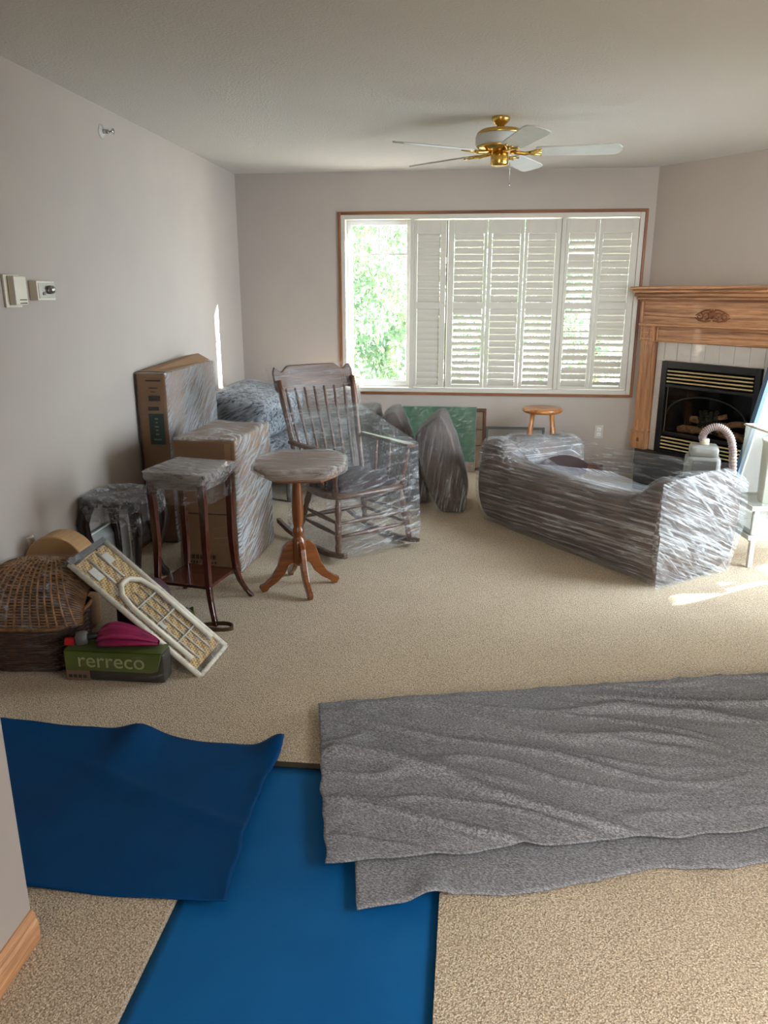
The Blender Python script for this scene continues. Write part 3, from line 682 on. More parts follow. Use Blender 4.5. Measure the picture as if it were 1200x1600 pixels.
t, body, hx, hy = carton('cardboard_box', 'waist-low cardboard box wrapped in film behind mahogany plant stand', -1.552, -1.200, 3.86, 4.45, .748, None, yaw=R(-3))
s = MB(); s.soft((0,0,.377), (2*hx+.016, 2*hy+.02, .758), .03, (.006,.02,.014), n=16, jit=.008, seed=5)
clear_front(s.build('plastic_wrap', M['film_boxb'], t, smooth=True))
yf = -hy-.0085
MB().bb(.118, .150, yf-.001, yf, .02, .73).build('edge_tape', M['cardtape'], t)
MB().bb(-.165, .130, yf-.0012, yf, .338, .345).build('printed_line', M['print'], t)
mbp = MB(); x = -.13
for k in range(7): mbp.bb(x, x+.016, yf-.0012, yf, .080, .104); x += .024
x = -.12
for k in range(9): mbp.bb(x, x+.010, yf-.0012, yf, .052, .066); x += .018
mbp.build('printed_mark', M['print'], t)
MB().bb(-.17, .03, yf-.0012, yf, .47, .62).build('printed_panel', M['print'], t) if False else None

t, body, hx, hy = carton('cardboard_box', 'pale film-covered box by back wall, seen through the rocking chair spindles', -1.56, -.93, 6.06, 6.52, .755, None)
shell(body, 'plastic_wrap', M['film_top'], .006, .006, t)

# ------------------------------------------------------------------ wrapped ottoman and cushions
def cushion(label, c, d, r, rotm, mat, fmat, bulge=(.02,.02,.02), name='seat_cushion', group=None, cat='cushion', jit=.006, seed=1, fj=.010):
    t = thing(name, label, cat, (c[0], c[1], 0), 0, group)
    b = MB().soft((0, 0, c[2]), d, r, bulge, 12, rotm, jit, seed).build('cushion_body', mat, t, smooth=True)
    shell(b, 'plastic_wrap', fmat, .004, fj, t); return t
def rot(x, y, z): return Euler((R(x), R(y), R(z))).to_matrix()
t = thing('wrapped_ottoman', 'dark ottoman on short legs, wrapped, left of the rocking chair', 'ottoman', (-1.50, 5.66, 0))
b = MB().soft((0,0,.318), (.62, .68, .30), .03, (.006,.006,.004), 10).build('ottoman_body', M['navyfab'], t, smooth=True)
shell(b, 'plastic_wrap', M['film_blue'], .004, .008, t)
for sx in (-1, 1):
    for sy in (-1, 1):
        l = MB().lathe([(.020,.0),(.024,.03),(.028,.17)], (sx*.20+.0, sy*.28, 0), 10).build('leg', M['greyplastic2'], t, smooth=True)
cushion('dark cushion in shiny wrap lying on the ottoman, by left wall corner', (-1.60, 5.62, .66), (.50, .60, .27), .055, rot(4, 9, -14), M['navyfab'], M['film_blue'], seed=2)
def edge_cushion(label, prof, y0, y1, seed, yaw=.0):
    cx = sum(p[0] for p in prof)/len(prof); cy = (y0+y1)/2; t = thing('seat_cushion', label, 'cushion', (cx, cy, 0), 0, 'wrapped cushions standing on edge')
    # smooth the outline
    pts = []
    n = len(prof)
    for i_ in range(n):
        a, b_, c_, d_ = [Vector((*prof[(i_+k)%n], 0)) for k in (-1, 0, 1, 2)]
        for k in range(5):
            q = k/5; pts.append(.5*((2*b_)+(c_-a)*q+(2*a-5*b_+4*c_-d_)*q*q+(3*b_-a-3*c_+d_)*q**3))
    cz = sum(p.y for p in pts)/len(pts); rings = []
    for e, k in ((0,.80),(.008,.93),(.03,.985),(.08,1.0),(.5,1.01),(.92,1.0),(.97,.985),(.99,.93),(1,.80)):
        y = y0+(y1-y0)*e; r_ = []
        for p in pts:
            dx, dz = p.x-cx, p.y-cz; l = math.hypot(dx, dz); m_ = 1-(1-k)*.10/max(l, .05)
            x = cx+dx*m_+yaw*(y-cy); z = cz+dz*m_; nz = noise.noise(Vector((x*7, y*7, z*7+seed)))*.006
            r_.append((x+nz, y, max(.003, z+nz)))
        rings.append(r_)
    b = MB().loft(rings).build('cushion_body', M['brownfab'], t, True, smooth=True)
    shell(b, 'plastic_wrap', M['film_cush'], .003, .008, t)
edge_cushion('upright dark cushion half hidden behind right post of the rocking chair', [(-.85,.64),(-.80,.662),(-.70,.665),(-.675,.60),(-.627,.427),(-.565,.15),(-.575,.005),(-.74,.005),(-.775,.15),(-.83,.45)], 5.60, 6.0, 3, .0)
edge_cushion('dark cushion leaning steeply to the left, in middle of the three upright', [(-.639,.573),(-.61,.640),(-.53,.672),(-.49,.625),(-.438,.507),(-.341,.248),(-.277,.055),(-.32,.004),(-.43,.004),(-.50,.08),(-.548,.218),(-.60,.42)], 5.44, 5.88, 4, -.02)
edge_cushion('big brown wrapped cushion on edge, nearest the sofa', [(-.352,.50),(-.335,.57),(-.225,.665),(-.170,.675),(-.135,.62),(-.07,.44),(-.002,.2),(.008,.06),(-.01,.01),(-.06,.003),(-.15,.01),(-.205,.07),(-.25,.16),(-.31,.32),(-.345,.43)], 5.20, 5.66, 5, .03)

# ------------------------------------------------------------------ pictures against the back wall
t = thing('wrapped_picture', 'green-covered picture leaning on back wall behind the cushions', 'picture', (-.24, 6.50, 0))
pan = lambda x0, x1, z0, z1, y, th, tl: MB().add([(x0,y,z0),(x1,y,z0),(x1,y+tl,z1),(x0,y+tl,z1),(x0,y+th,z0),(x1,y+th,z0),(x1,y+th+tl,z1),(x0,y+th+tl,z1)], [(0,1,2,3),(7,6,5,4),(0,4,5,1),(1,5,6,2),(2,6,7,3),(3,7,4,0)])
b = pan(-.32, .315, .09, .560, 0, .02, .05).build('green_cover', M['greenart'], t, bev=.004)
pan(-.32, .315, .003, .09, -.008, .02, .01).build('lower_board', M['artmat'], t, bev=.003)
MB().grid(lambda u, v: (-.325+.645*u, -.014+.045*v+.006*noise.noise(Vector((u*9, v*9, 0))), .02+.55*v), 24, 24).build('plastic_wrap', M['film_misc'], t, smooth=True)
t = thing('framed_picture', 'brown framed picture standing just right of green wrapped picture', 'picture', (.085, 6.572, 0))
fr = MB()
for a in ((-.09,.075,.515,.545),(-.09,.075,.003,.03)): fr.bb(a[0], a[1], 0, .025, a[2], a[3])
fr.bb(.050, .075, 0, .025, .03, .515); fr.bb(-.09, -.065, 0, .025, .03, .515); fr.build('frame', M['rockZ'], t, bev=.003)
MB().bb(-.065, .050, .010, .016, .03, .515).build('picture_sheet', M['artmat'], t)
MB().bb(-.060, .045, .004, .009, .36, .366).bb(-.060, .045, .004, .009, .22, .226).build('cross_strip', M['brownfab'], t)
t = thing('dark_panel', 'low dark framed panel on back wall under the oak stool', 'picture', (.36, 6.565, 0))
fr = MB(); fr.bb(-.20,.30,0,.02,.372,.392); fr.bb(-.20,.30,0,.02,.002,.022); fr.bb(-.20,-.18,0,.02,.022,.372); fr.bb(.28,.30,0,.02,.022,.372)
fr.build('frame', M['greyplastic2'], t, bev=.002); MB().bb(-.18,.28,.008,.014,.022,.372).build('picture_sheet', M['heater'], t)

# ------------------------------------------------------------------ oak stool
t = thing('round_stool', 'round honey-oak stool standing behind the wrapped sofa', 'stool', (.598, 6.22, 0))
MB().lathe([(.10,.572),(.140,.575),(.157,.586),(.160,.596),(.157,.608),(.148,.613),(.03,.609)], n=36).build('seat', M['stoolX'], t, smooth=True)
for k in range(4):
    an = R(38+90*k); c_, s_ = math.cos(an), math.sin(an)
    pr = [(0,.010),(.1,.016),(.35,.019),(.42,.015),(.50,.019),(.75,.022),(.84,.015),(1,.016)]
    MB().tube([(c_*(.190-.085*q), s_*(.190-.085*q), .574*q+.002*(1-q)) for q, r in pr], [r for q, r in pr], 10).build('leg', M['stoolZ'], t, smooth=True)
for k in range(4):
    a0, a1 = R(38+90*k), R(128+90*k); z = .20 if k % 2 else .26; rr = .190-.085*z/.574
    MB().tube([(rr*math.cos(a0), rr*math.sin(a0), z), (rr*.72*math.cos((a0+a1)/2), rr*.72*math.sin((a0+a1)/2), z), (rr*math.cos(a1), rr*math.sin(a1), z)], [.008,.012,.008], 8).build('rung', M['stoolX'], t, smooth=True)

# ------------------------------------------------------------------ sofa (local x along the back, y away from the camera side)
SA = Vector((.115, 5.06, 0)); sang = math.atan2(-.80, .597)
t = thing('wrapped_sofa', 'brown two-seat sofa bound in clear stretch film, back to viewer', 'sofa', SA, sang)
def ring(x, prof): return [(x, y, z) for y, z in prof]
def sm(a, b, q): q = max(0, min(1, (q-a)/(b-a))); return q*q*(3-2*q)
def sofa_prof(u):
    """closed cross-section (y,z) at position u along the back"""
    L_ = 1.49
    e = sm(.0, .16, -u+.13) if u < .5 else 0                     # left end bulge
    arm = max(1-sm(.10, .30, u), sm(1.22, 1.44, u))
    left = u < .7
    top = .445 + (.115 if left else .135)*arm
    depth = .66 + (.12 if left else -.02)*arm
    bot = .0
    seat = .285 + (top-.02-.285)*max(1-sm(.13,.20,u), sm(1.26,1.34,u))
    bw = .17
    p = [(.035,.0),(.010,.05),(-.022,.16),(-.028,.27),(-.020,.36),(.000,top-.055),(.030,top-.015),(.075,top),(.13,top-.004),(bw,top-.03)]
    yb = bw
    for k in range(1, 9):
        q = k/9; yy = yb+(depth-yb)*q
        z = seat + (top-.03-seat)*max(0, 1-q*9/1.2)
        if arm > .5: z = max(z, top - .10*(q**2)*(1 if left else .75) + .012*math.sin(q*3.1))
        p.append((yy, z))
    lastz = p[-1][1]
    p += [(depth, lastz-.05), (depth+.004, lastz*.55), (depth-.02, .10), (depth-.06, .0)]
    return p
xs = [-.115,-.10,-.075,-.03,.02,.07,.11,.14,.165,.19,.215,.25,.32,.42,.55,.7,.85,1.0,1.12,1.20,1.25,1.28,1.31,1.34,1.37,1.41,1.45,1.475,1.488,1.495]
rings = []
for x in xs:
    pr = sofa_prof(x); cy = .33; cz = .26
    k = 1.0
    if x < -.02: q = (-.02-x)/.095; k = math.sqrt(max(.04, 1-q*q*.80))
    if x > 1.47: k = 1-.06*((x-1.47)/.025)
    xx = x
    zsh = .0
    pts = []
    for (y, z) in pr:
        yy = cy+(y-cy)*k; zz = cz+(z-cz)*k
        sx_ = xx
        if x < .12: sx_ = xx + .16*max(0, (.20-zz))*(.12-x)/.235*1.6       # undercut at the left end
        nz = noise.noise(Vector((xx*4, yy*5, zz*5)))*.010
        pts.append((sx_, yy+nz, max(.002, zz+nz*.6)))
    rings.append(pts)
sb = MB().loft(rings); body = sb.build('sofa_body', M['brownfab'], t, smooth=True)
body.modifiers.new('sub', 'SUBSURF').levels = 1; body.modifiers['sub'].render_levels = 1
# film skins: along the back, and over the right end
fm = MB()
def grow(p, o=.010):
    y, z = p[1]-.33, p[2]-.27; l = math.hypot(y, z) or 1
    return (p[0], p[1]+y/l*o, max(.001, p[2]+z/l*o))
fm.loft([[grow(p, .012+.006*noise.noise(Vector(p)*8)) for p in r] for r in rings], cap=False)
o = fm.build('plastic_wrap', M['film_sofa'], t, smooth=True); o.data.materials.append(M['film_arm'])
for p in o.data.polygons:
    if abs(p.normal.x) > .45 and p.center.x > -.02: p.material_index = 1
em = MB(); lr = [grow(p, .014) for p in rings[-3]]
def endpt(u, v):
    y = -.035+.70*u; top = .605-.03*(1-u)**3-.09*max(0, u-.72)/.28; z = .004+(top-.004)*v
    yy = y if v > .5 else y*(.85+.3*v)+.01
    x = 1.505+.022*math.sin(u*math.pi)*math.sin(v*math.pi)+.010*noise.noise(Vector((u*5, v*5, 1)))
    return (x, yy, z)
em.grid(endpt, 24, 20); em.build('end_wrap', M['film_sofa_end'], t, smooth=True)
# dark sheet paints the shade of the hollow under the rolled left arm
MB().grid(lambda u, v: (.232+.02*v, .16+.56*u, .285+(.165-.09*(abs(u-.5)*2)**2)*v), 10, 4).build('arm_hollow_shade', M['maroon'], t, smooth=True)
# stretched webs of film
def web(p00, p10, p01, p11, sag, nm='film_web', n=20, jit=.006):
    P_ = [Vector(p) for p in (p00, p10, p01, p11)]
    def fn(u, v):
        a = P_[0].lerp(P_[1], u); b_ = P_[2].lerp(P_[3], u); p = a.lerp(b_, v)
        p = p + Vector((0, 0, -sag*math.sin(math.pi*u)*(.4+.6*v))); return p+noise.noise_vector(p*7)*jit
    return fn
MB().grid(web((.10,.80,.50), (1.44,.60,.60), (.16,.80,.30), (1.40,.66,.38), .045), 24, 8).build('film_web', M['film_web'], t, smooth=True)
MB().grid(web((.40,.13,.455), (1.30,.10,.462), (.45,.76,.340), (1.34,.62,.44), .06), 26, 12).build('film_web', M['film_seat'], t, smooth=True)
MB().grid(web((-.05,.06,.57), (.55,.07,.455), (.05,.30,.56), (.75,.25,.42), .05), 14, 6).build('film_web', M['film_web'], t, smooth=True)
mb = MB(); mb.soft((.93,.74,.395), (.055,.04,.022), .008, n=4); mb.tube([(.93,.735,.30),(.93,.735,.395)], .014, 10)
mb.build('recline_lever', M['rubber'], t, smooth=True)

# ------------------------------------------------------------------ rocking chair (local -y is the way it faces)
t = thing('rocking_chair', 'wooden spindle-back rocking chair wrapped in clear film', 'rocking chair', (-.695, 4.475, 0), R(42))
def seatpt(q, r=1): an = 2*math.pi*q; x = math.copysign(abs(math.cos(an))**.55, math.cos(an)); y = math.copysign(abs(math.sin(an))**.55, math.sin(an)); return (x*.265*r*(1.02-.12*y), y*.245*r+.0)
sr = []
for r_, z in ((.93,.345),(1,.352),(1.0,.372),(.96,.380),(.7,.372),(.3,.366),(.05,.366)): sr.append([(*seatpt(i/40, r_), z-.03*0+ (-.03)*seatpt(i/40, r_)[1]) for i in range(40)])
MB().loft(sr).build('seat', M['rockX'], t, smooth=True)
pad = MB().soft((0,.01,.405), (.42,.40,.055), .024, (.01,.01,.014), 8, jit=.008, seed=8).build('seat_pad', M['maroon'], t, smooth=True)
for sx in (-1, 1):
    # rocker runner, curved
    mb = MB(); pts = [(-.335,.040),(-.28,.026),(-.15,.006),(0,.0015),(.18,.006),(.34,.028),(.47,.062)]
    o_ = [(y, z) for y, z in pts] + [(y, z+.030) for y, z in reversed(pts)]
    mb.prism(o_, sx*.262-.014, sx*.262+.014, 'yz'); mb.build('rocker', M['rockY'], t, bev=.004)
    def turned(p0, p1, rr, nm, mat='Z'):
        p0, p1 = Vector(p0), Vector(p1); k = len(rr)-1
        return MB().tube([p0.lerp(p1, i/k) for i in range(k+1)], rr, 10).build(nm, M['rock'+mat], t, smooth=True)
    leg_r = [.012,.016,.019,.014,.021,.017,.020,.020,.015,.021,.018,.017,.014]
    turned((sx*.262,-.255,.030), (sx*.222,-.200,.352), leg_r, 'leg'); turned((sx*.255,.225,.025), (sx*.190,.165,.352), leg_r, 'leg')
    for z in (.15, .215): turned((sx*(.262-.04*z/.35), -.255+.055*z/.35, z), (sx*(.255-.065*z/.35), .225-.06*z/.35, z), [.008,.010,.013,.014,.013,.010,.008], 'stretcher', 'Y')
    # back post: leans back
    turned((sx*.225,.205,.372), (sx*.268,.385,.985), [.015,.018,.016,.019,.021,.019,.018,.020,.021,.018,.016], 'back_post')
    # arm
    mb = MB(); oa = [(-.255,-.028),(-.265,0),(-.255,.028),(-.20,.034),(-.05,.022),(.10,.018),(.27,.016),(.27,-.014),(.10,-.018),(-.05,-.022),(-.20,-.032)]
    mb.prism([(sx*.265+(b_ if sx > 0 else -b_), a_) for a_, b_ in oa], .612, .634, 'xy'); mb.build('arm', M['rockY'], t, bev=.004)
    turned((sx*.235,-.20,.375), (sx*.262,-.225,.612), [.012,.016,.011,.018,.013,.016,.012], 'arm_post')
    for q in (-.06, .08): turned((sx*.235,q,.378), (sx*.262,q+.02,.612), [.008,.010,.012,.010,.008], 'arm_spindle')
for y, z in ((-.235,.14), (-.225,.215), (.20,.16)):
    x_ = .262-.04*z/.35; MB().tube([(x_*(-1+2*i/6), y, z) for i in range(7)], [.008,.011,.014,.017,.014,.011,.008], 10).build('stretcher', M['rockX'], t, smooth=True)
# crest rail: wide, curved, scalloped top
def crest(u, side):
    x = -.285+.57*u; yb_ = .392+.030*math.sin(math.pi*u)
    return x, yb_
rr = []
for i in range(41):
    u = i/40; x, y = crest(u, 0); e = abs(u-.5)*2
    zt = 1.052+ (.012*math.exp(-((e-.96)/.10)**2)) - .020*math.exp(-((e-.78)/.08)**2) + .016*(1-sm(.55,.78,e)) - (.03*sm(.97,1,e))
    zb = .908 + .012*math.exp(-((e-.80)/.10)**2) + (.02*sm(.95,1,e)) + .03*sm(.82,.9,e)*0
    th = .011; ty = .28*(zt-.908)
    rr.append([(x, y-th+.0, zb), (x, y+th, zb), (x, y+th+ty, zt-.006), (x, y+ty, zt), (x, y-th+ty, zt-.006)])
MB().loft(rr).build('crest_rail', M['rockX'], t, smooth=False, bev=.002)
for k in range(7):
    u = (k+1)/8; x, y = crest(u, 0); xb = -.17+.34*(k/6)
    MB().tube([Vector((xb,.225,.375)).lerp(Vector((x, y-.004, .93)), i/8) for i in range(9)], [.008,.010,.011,.010,.008,.009,.011,.009,.007], 8).build('spindle', M['rockZ'], t, smooth=True)
# film over back and around arms, seat and rockers
bk = MB()
for sg, oy in ((-1,-.032), (1,.040)):
    bk.grid(lambda u, v, oy=oy: ((-.31+.62*u)*(.86+.14*v), .20+oy+.195*v+.05*v*math.sin(math.pi*u)*.6+ .10*v*v*.55+.006*noise.noise(Vector((u*6, v*7, oy))), .40+.67*v), 20, 24)
bk.build('back_wrap', M['film_back'], t, smooth=True)
hp = []
for sx in (-1, 1): hp += [(sx*.300,-.280,.645), (sx*.300,-.20,.648), (sx*.29,.26,.70), (sx*.26,.33,.82), (sx*.275,-.30,.36), (sx*.280,-.335,.045), (sx*.285,-.28,.02), (sx*.285,.30,.03), (sx*.26,.28,.35)]
MB().hull(hp, 4, .012, 4).build('body_wrap', M['film_chair'], t, smooth=True)
lo = MB(); lo.grid(lambda u, v: (.28+.10*v-.03*u, -.34+.45*u, .052-.044*v+.012*math.sin(u*9)*(1-v)), 18, 5); lo.build('trailing_film', M['film_chair'], t, smooth=True)

# ------------------------------------------------------------------ pedestal table
t = thing('pedestal_table', 'octagonal maple pedestal table with film-wrapped top and splayed feet', 'table', (-.855, 3.695, 0), R(8))
tc = Vector((.03, -.06))
oc = lambda rx, ry, k=.42: [(tc.x+x, tc.y+y) for x, y in ((-rx,-ry*k),(-rx*(1-.38),-ry),(rx*(1-.38),-ry),(rx,-ry*k),(rx,ry*k),(rx*(1-.38),ry),(-rx*(1-.38),ry),(-rx,ry*k))]
mb = MB(); mb.prism(oc(.222,.250), .668, .692, 'xy'); mb.build('tabletop', M['pedX'], t, bev=.006)
mb = MB(); mb.prism(oc(.175,.195), .628, .668, 'xy'); mb.build('apron', M['pedX'], t, bev=.004)
wr = []
for r_, z in ((.84,.640),(.98,.655),(1.045,.672),(1.05,.692),(1.02,.704),(.9,.708),(.5,.707),(.05,.706)):
    base = oc(.222*r_, .250*r_); rg = []
    for i in range(8):
        for q in range(5):
            a_ = Vector(base[i]).lerp(Vector(base[(i+1)%8]), q/5); nn = noise.noise(Vector((a_.x*22, a_.y*22, z*30)))
            rg.append((a_.x*(1+.02*nn), a_.y*(1+.02*nn), z+nn*.005))
    wr.append(rg)
MB().loft(wr, cap=False).build('plastic_wrap', M['film_top'], t, smooth=True)
col = [(.034,.625),(.030,.605),(.024,.59),(.026,.55),(.030,.48),(.032,.42),(.029,.36),(.024,.335),(.030,.325),(.033,.31),(.030,.295),(.025,.285),(.034,.272),(.040,.262),(.040,.15),(.034,.135),(.020,.125)]
MB().lathe([(r_*.95, z) for r_, z in reversed(col)], n=20).build('column', M['pedZ'], t, smooth=True)
for k, an in enumerate((200, 290, 18, 110)):
    a_ = R(an); o_ = [(.030,.262),(.060,.258),(.085,.235),(.100,.190),(.118,.130),(.150,.080),(.190,.048),(.212,.040),(.216,.026),(.200,.002),(.178,.004),(.165,.022),(.120,.050),(.080,.088),(.060,.130),(.048,.142),(.030,.145)]
    mb = MB(); mb.prism(o_, -.013, .013, 'xz'); l = mb.build('leg', M['pedX'], t, bev=.004); l.rotation_euler = (0, 0, a_)

# ------------------------------------------------------------------ mahogany plant stand
t = thing('plant_stand', 'slender mahogany plant stand with low shelf and film-wrapped top', 'plant stand', (-1.296, 3.392, 0), R(-10))
MB().bb(-.160,.160,-.160,.160,.690,.708).build('top', M['mahX'], t, bev=.004)
wr = []
for r_, z in ((.84,.628),(.92,.650),(1.06,.672),(1.09,.692),(1.06,.712),(.96,.718),(.6,.715),(.05,.714)):
    rg = []
    for i in range(40):
        an = 2*math.pi*(i+.5)/40; x = math.copysign(abs(math.cos(an))**.28, math.cos(an)); y = math.copysign(abs(math.sin(an))**.28, math.sin(an))
        nn = noise.noise(Vector((x*4, y*4, z*40))); rg.append((x*.160*r_+nn*.006, y*.160*r_+nn*.006, z+nn*.006))
    wr.append(rg)
MB().loft(wr, cap=False).build('plastic_wrap', M['film_top'], t, smooth=True)
ap_ = MB()
for sx, sy, dx, dy in ((0,-1,.125,.008),(0,1,.125,.008),(-1,0,.008,.125),(1,0,.008,.125)): ap_.bb(sx*.125-dx, sx*.125+dx, sy*.125-dy, sy*.125+dy, .630, .690)
ap_.build('apron', M['mahX'], t, bev=.002)
skirt = MB()
skirt.loft([[( (.150 if 0 else 1)*math.copysign(min(.148, abs(.2*math.cos(a))), math.cos(a))*s_, math.copysign(min(.148, abs(.2*math.sin(a))), math.sin(a))*s_, z) for a in [2*math.pi*i/32 for i in range(32)]] for s_, z in ((1.0,.56),(1.03,.60),(1.04,.66))], cap=False)
skirt.build('skirt_wrap', M['film_misc'], t, smooth=True)
for sx in (-1, 1):
    for sy in (-1, 1):
        pr = [(0,.192,.0115),(.04,.172,.011),(.10,.150,.012),(.17,.136,.013),(.35,.128,.015),(.52,.130,.016),(.60,.132,.017),(.690,.128,.016)]
        mb = MB(); mb.loft([[(sx*o_+a*r_, sy*o_+b_*r_, z+.001) for a, b_ in ((-1,-1),(1,-1),(1,1),(-1,1))] for z, o_, r_ in pr]); mb.build('leg', M['mahZ'], t, bev=.003)
MB().bb(-.135,.135,-.135,.135,.152,.168).build('shelf', M['mahX'], t, bev=.003)

# ------------------------------------------------------------------ dark cabriole stool
t = thing('cabriole_stool', 'dark cabriole-legged side stool with crumpled film over its seat', 'stool', (-1.775, 3.665, 0), R(-4))
wr = []
for r_, z in ((.70,.445),(.90,.455),(1.0,.468),(1.02,.482),(.98,.496),(.80,.500),(.4,.492),(.05,.488)):
    wr.append([(math.copysign(abs(math.cos(a))**.6, math.cos(a))*.180*r_, math.copysign(abs(math.sin(a))**.6, math.sin(a))*.175*r_, z) for a in [2*math.pi*i/36 for i in range(36)]])
sb_ = MB().loft(wr).build('seat', M['ebonyX'], t, smooth=True)
wr2 = []
for r_, z in ((1.02,.385),(1.06,.41),(1.08,.44),(1.08,.475),(1.05,.500),(.90,.508),(.72,.500),(.5,.496),(.05,.494)):
    wr2.append([(math.copysign(abs(math.cos(a))**.6, math.cos(a))*.180*r_*(1+.03*noise.noise(Vector((math.cos(a)*3, math.sin(a)*3, z*25)))), math.copysign(abs(math.sin(a))**.6, math.sin(a))*.172*r_, z+.008*noise.noise(Vector((math.cos(a)*4*r_, math.sin(a)*4*r_, z*12)))) for a in [2*math.pi*i/48 for i in range(48)]])
MB().loft(wr2, cap=False).build('plastic_wrap', M['film_topdark'], t, smooth=True)
for k in range(4):
    a_ = R(45+90*k); pr = [(.455,.170,.030),(.42,.195,.034),(.36,.212,.032),(.29,.200,.025),(.21,.172,.019),(.12,.158,.015),(.06,.170,.018),(.025,.192,.024),(.004,.200,.020)]
    MB().tube([(o_*math.cos(a_), o_*math.sin(a_), z) for z, o_, r_ in pr], [r_ for z, o_, r_ in pr], 10).build('leg', M['ebonyZ'], t, smooth=True)
cl = MB(); cl.grid(lambda u, v: (.06+.15*u, -.19+.05*v+.015*math.sin(u*8), .42-.20*v*(1-.4*u)+.02*noise.noise(Vector((u*7, v*7, 2)))), 12, 10); cl.build('hanging_film', M['film_misc'], t, smooth=True)

# ------------------------------------------------------------------ wicker basket with domed lid
t = thing('wicker_basket', 'domed-lid wicker picnic basket wrapped in film at far left', 'basket', (-1.775, 2.80, 0), R(5))
def rrect(a, hx=.165, hy=.165, p=.34): return (math.copysign(abs(math.cos(a))**p, math.cos(a))*hx, math.copysign(abs(math.sin(a))**p, math.sin(a))*hy)
MB().loft([[(*rrect(2*math.pi*i/48, .152+.004*k, .152+.004*k), .002+.19*k/3) for i in range(48)] for k in range(4)]).build('basket_core', M['wickerd'], t, smooth=True)
mb = MB(); nr = 20; NS = 26
for k in range(nr):
    z = .010+.184*k/(nr-1); h_ = .158+.010*k/nr; pts = []
    for i in range(105):
        a = 2*math.pi*i/104; x, y = rrect(a, h_, h_); wv = .0035*math.sin(a*NS+math.pi*k); r_ = math.hypot(x, y); pts.append((x*(1+wv/r_), y*(1+wv/r_), z))
    mb.tube(pts, .0042, 4, cap=False)
tag(mb.build('woven_rows', M['wickerd'], t, smooth=True), kind='stuff')
MB().tube([(*rrect(2*math.pi*i/60, .172, .172), .198) for i in range(61)], .009, 8).build('rim', M['wicker'], t, smooth=True)
def lid(u, v, off=0):
    """u across (x), v along arc front(0) to back(1)"""
    a = math.pi*(.02+.96*v); ex = 1-.50*abs(2*u-1)**4
    x = (-.195+.445*u); hy = .190*(.55+.45*ex)+off; hz = (.235*ex**.8)+off
    return Vector((x, -math.cos(a)*hy*1.05, .205+math.sin(a)*hz*.98))
MB().grid(lambda u, v: lid(u, v, -.006), 24, 20).build('lid', M['wickerd'], t, smooth=True)
mb = MB()
for k in range(58):
    v = .01+.98*k/57
    mb.tube([lid(i/60, v, .0030*math.sin(i/60*math.pi*13+math.pi*k)) for i in range(61)], .0034, 4, cap=False)
tag(mb.build('lid_weave', M['wicker'], t, smooth=True), kind='stuff')
mb = MB()
for k in range(13):
    u = (k+.5)/13; mb.tube([lid(.5+(u-.5)*(.40+.60*abs(v/12-1)**.8), v/24, .001) for v in range(25)], .0045, 5)
tag(mb.build('lid_stakes', M['wicker'], t, smooth=True), kind='stuff')
MB().grid(lambda u, v: lid(u, v, .016+.006*noise.noise(Vector((u*6, v*6, 0)))), 24, 20).build('plastic_wrap', M['film_misc'], t, smooth=True)
MB().loft([[(*rrect(2*math.pi*i/48, .176+.006*k, .176+.006*k), .003+.20*k/3) for i in range(48)] for k in range(4)], cap=False).build('body_wrap', M['film_clear'], t, smooth=True)

t = thing('round_box', 'round tan box standing on edge behind the wicker basket', 'box', (-1.815, 3.085, 0))
mb = MB(); mb.tube([(0,-.06,.315),(0,-.055,.315),(0,.06,.315)], [.142,.146,.146], 40); mb.build('drum', M['tan'], t, smooth=False, bev=.004)
MB().bb(-.12,.12,-.06,.08,.0015,.175).build('support_carton', M['cardboard'], t, bev=.004)
mb = MB(); mb.tube([(-.118,-.03,.395),(-.128,-.035,.442),(-.100,-.035,.452)], .006, 6); mb.build('clip', M['plastic'], t, smooth=True)

# ------------------------------------------------------------------ green package, umbrella, rack
t = thing('flat_package', 'flat green and grey retail package on the carpet beside basket', 'package', (-1.367, 2.650, 0), R(.5))
mb = MB(); mb.soft((0,0,.066), (.405,.085,.128), .010, (.002,.004,.004), 6); mb.build('carton', M['greybag'], t, smooth=True)
MB().prism([(-.200,.050),(.150,.050),(.178,.058),(.198,.130),(-.200,.130)], -.0505, -.0400, 'xz').build('green_band', M['green'], t)
MB().bb(-.200,.200,-.044,.044,.1325,.1345).build('green_top', M['green'], t)
MB().bb(-.200,-.105,-.0505,-.0400,.006,.048).build('pink_patch', M['pinkprint'], t)
mb = MB()
for k in range(4): mb.bb(-.190+.020*k,-.176+.020*k,-.0515,-.0505,.016,.030)
mb.build('printed_mark', M['print'], t)
text_mesh('lettering', 'rerreco', .088, M['letter'], t, (-.150,-.0515,.066), (R(90),0,0), sx=1.02)
mb = MB(); mb.soft((0,0,.068), (.425,.098,.136), .02, (.002,.01,.012), 10, jit=.008, seed=2); mb.build('plastic_wrap', M['film_clear'], t, smooth=True)

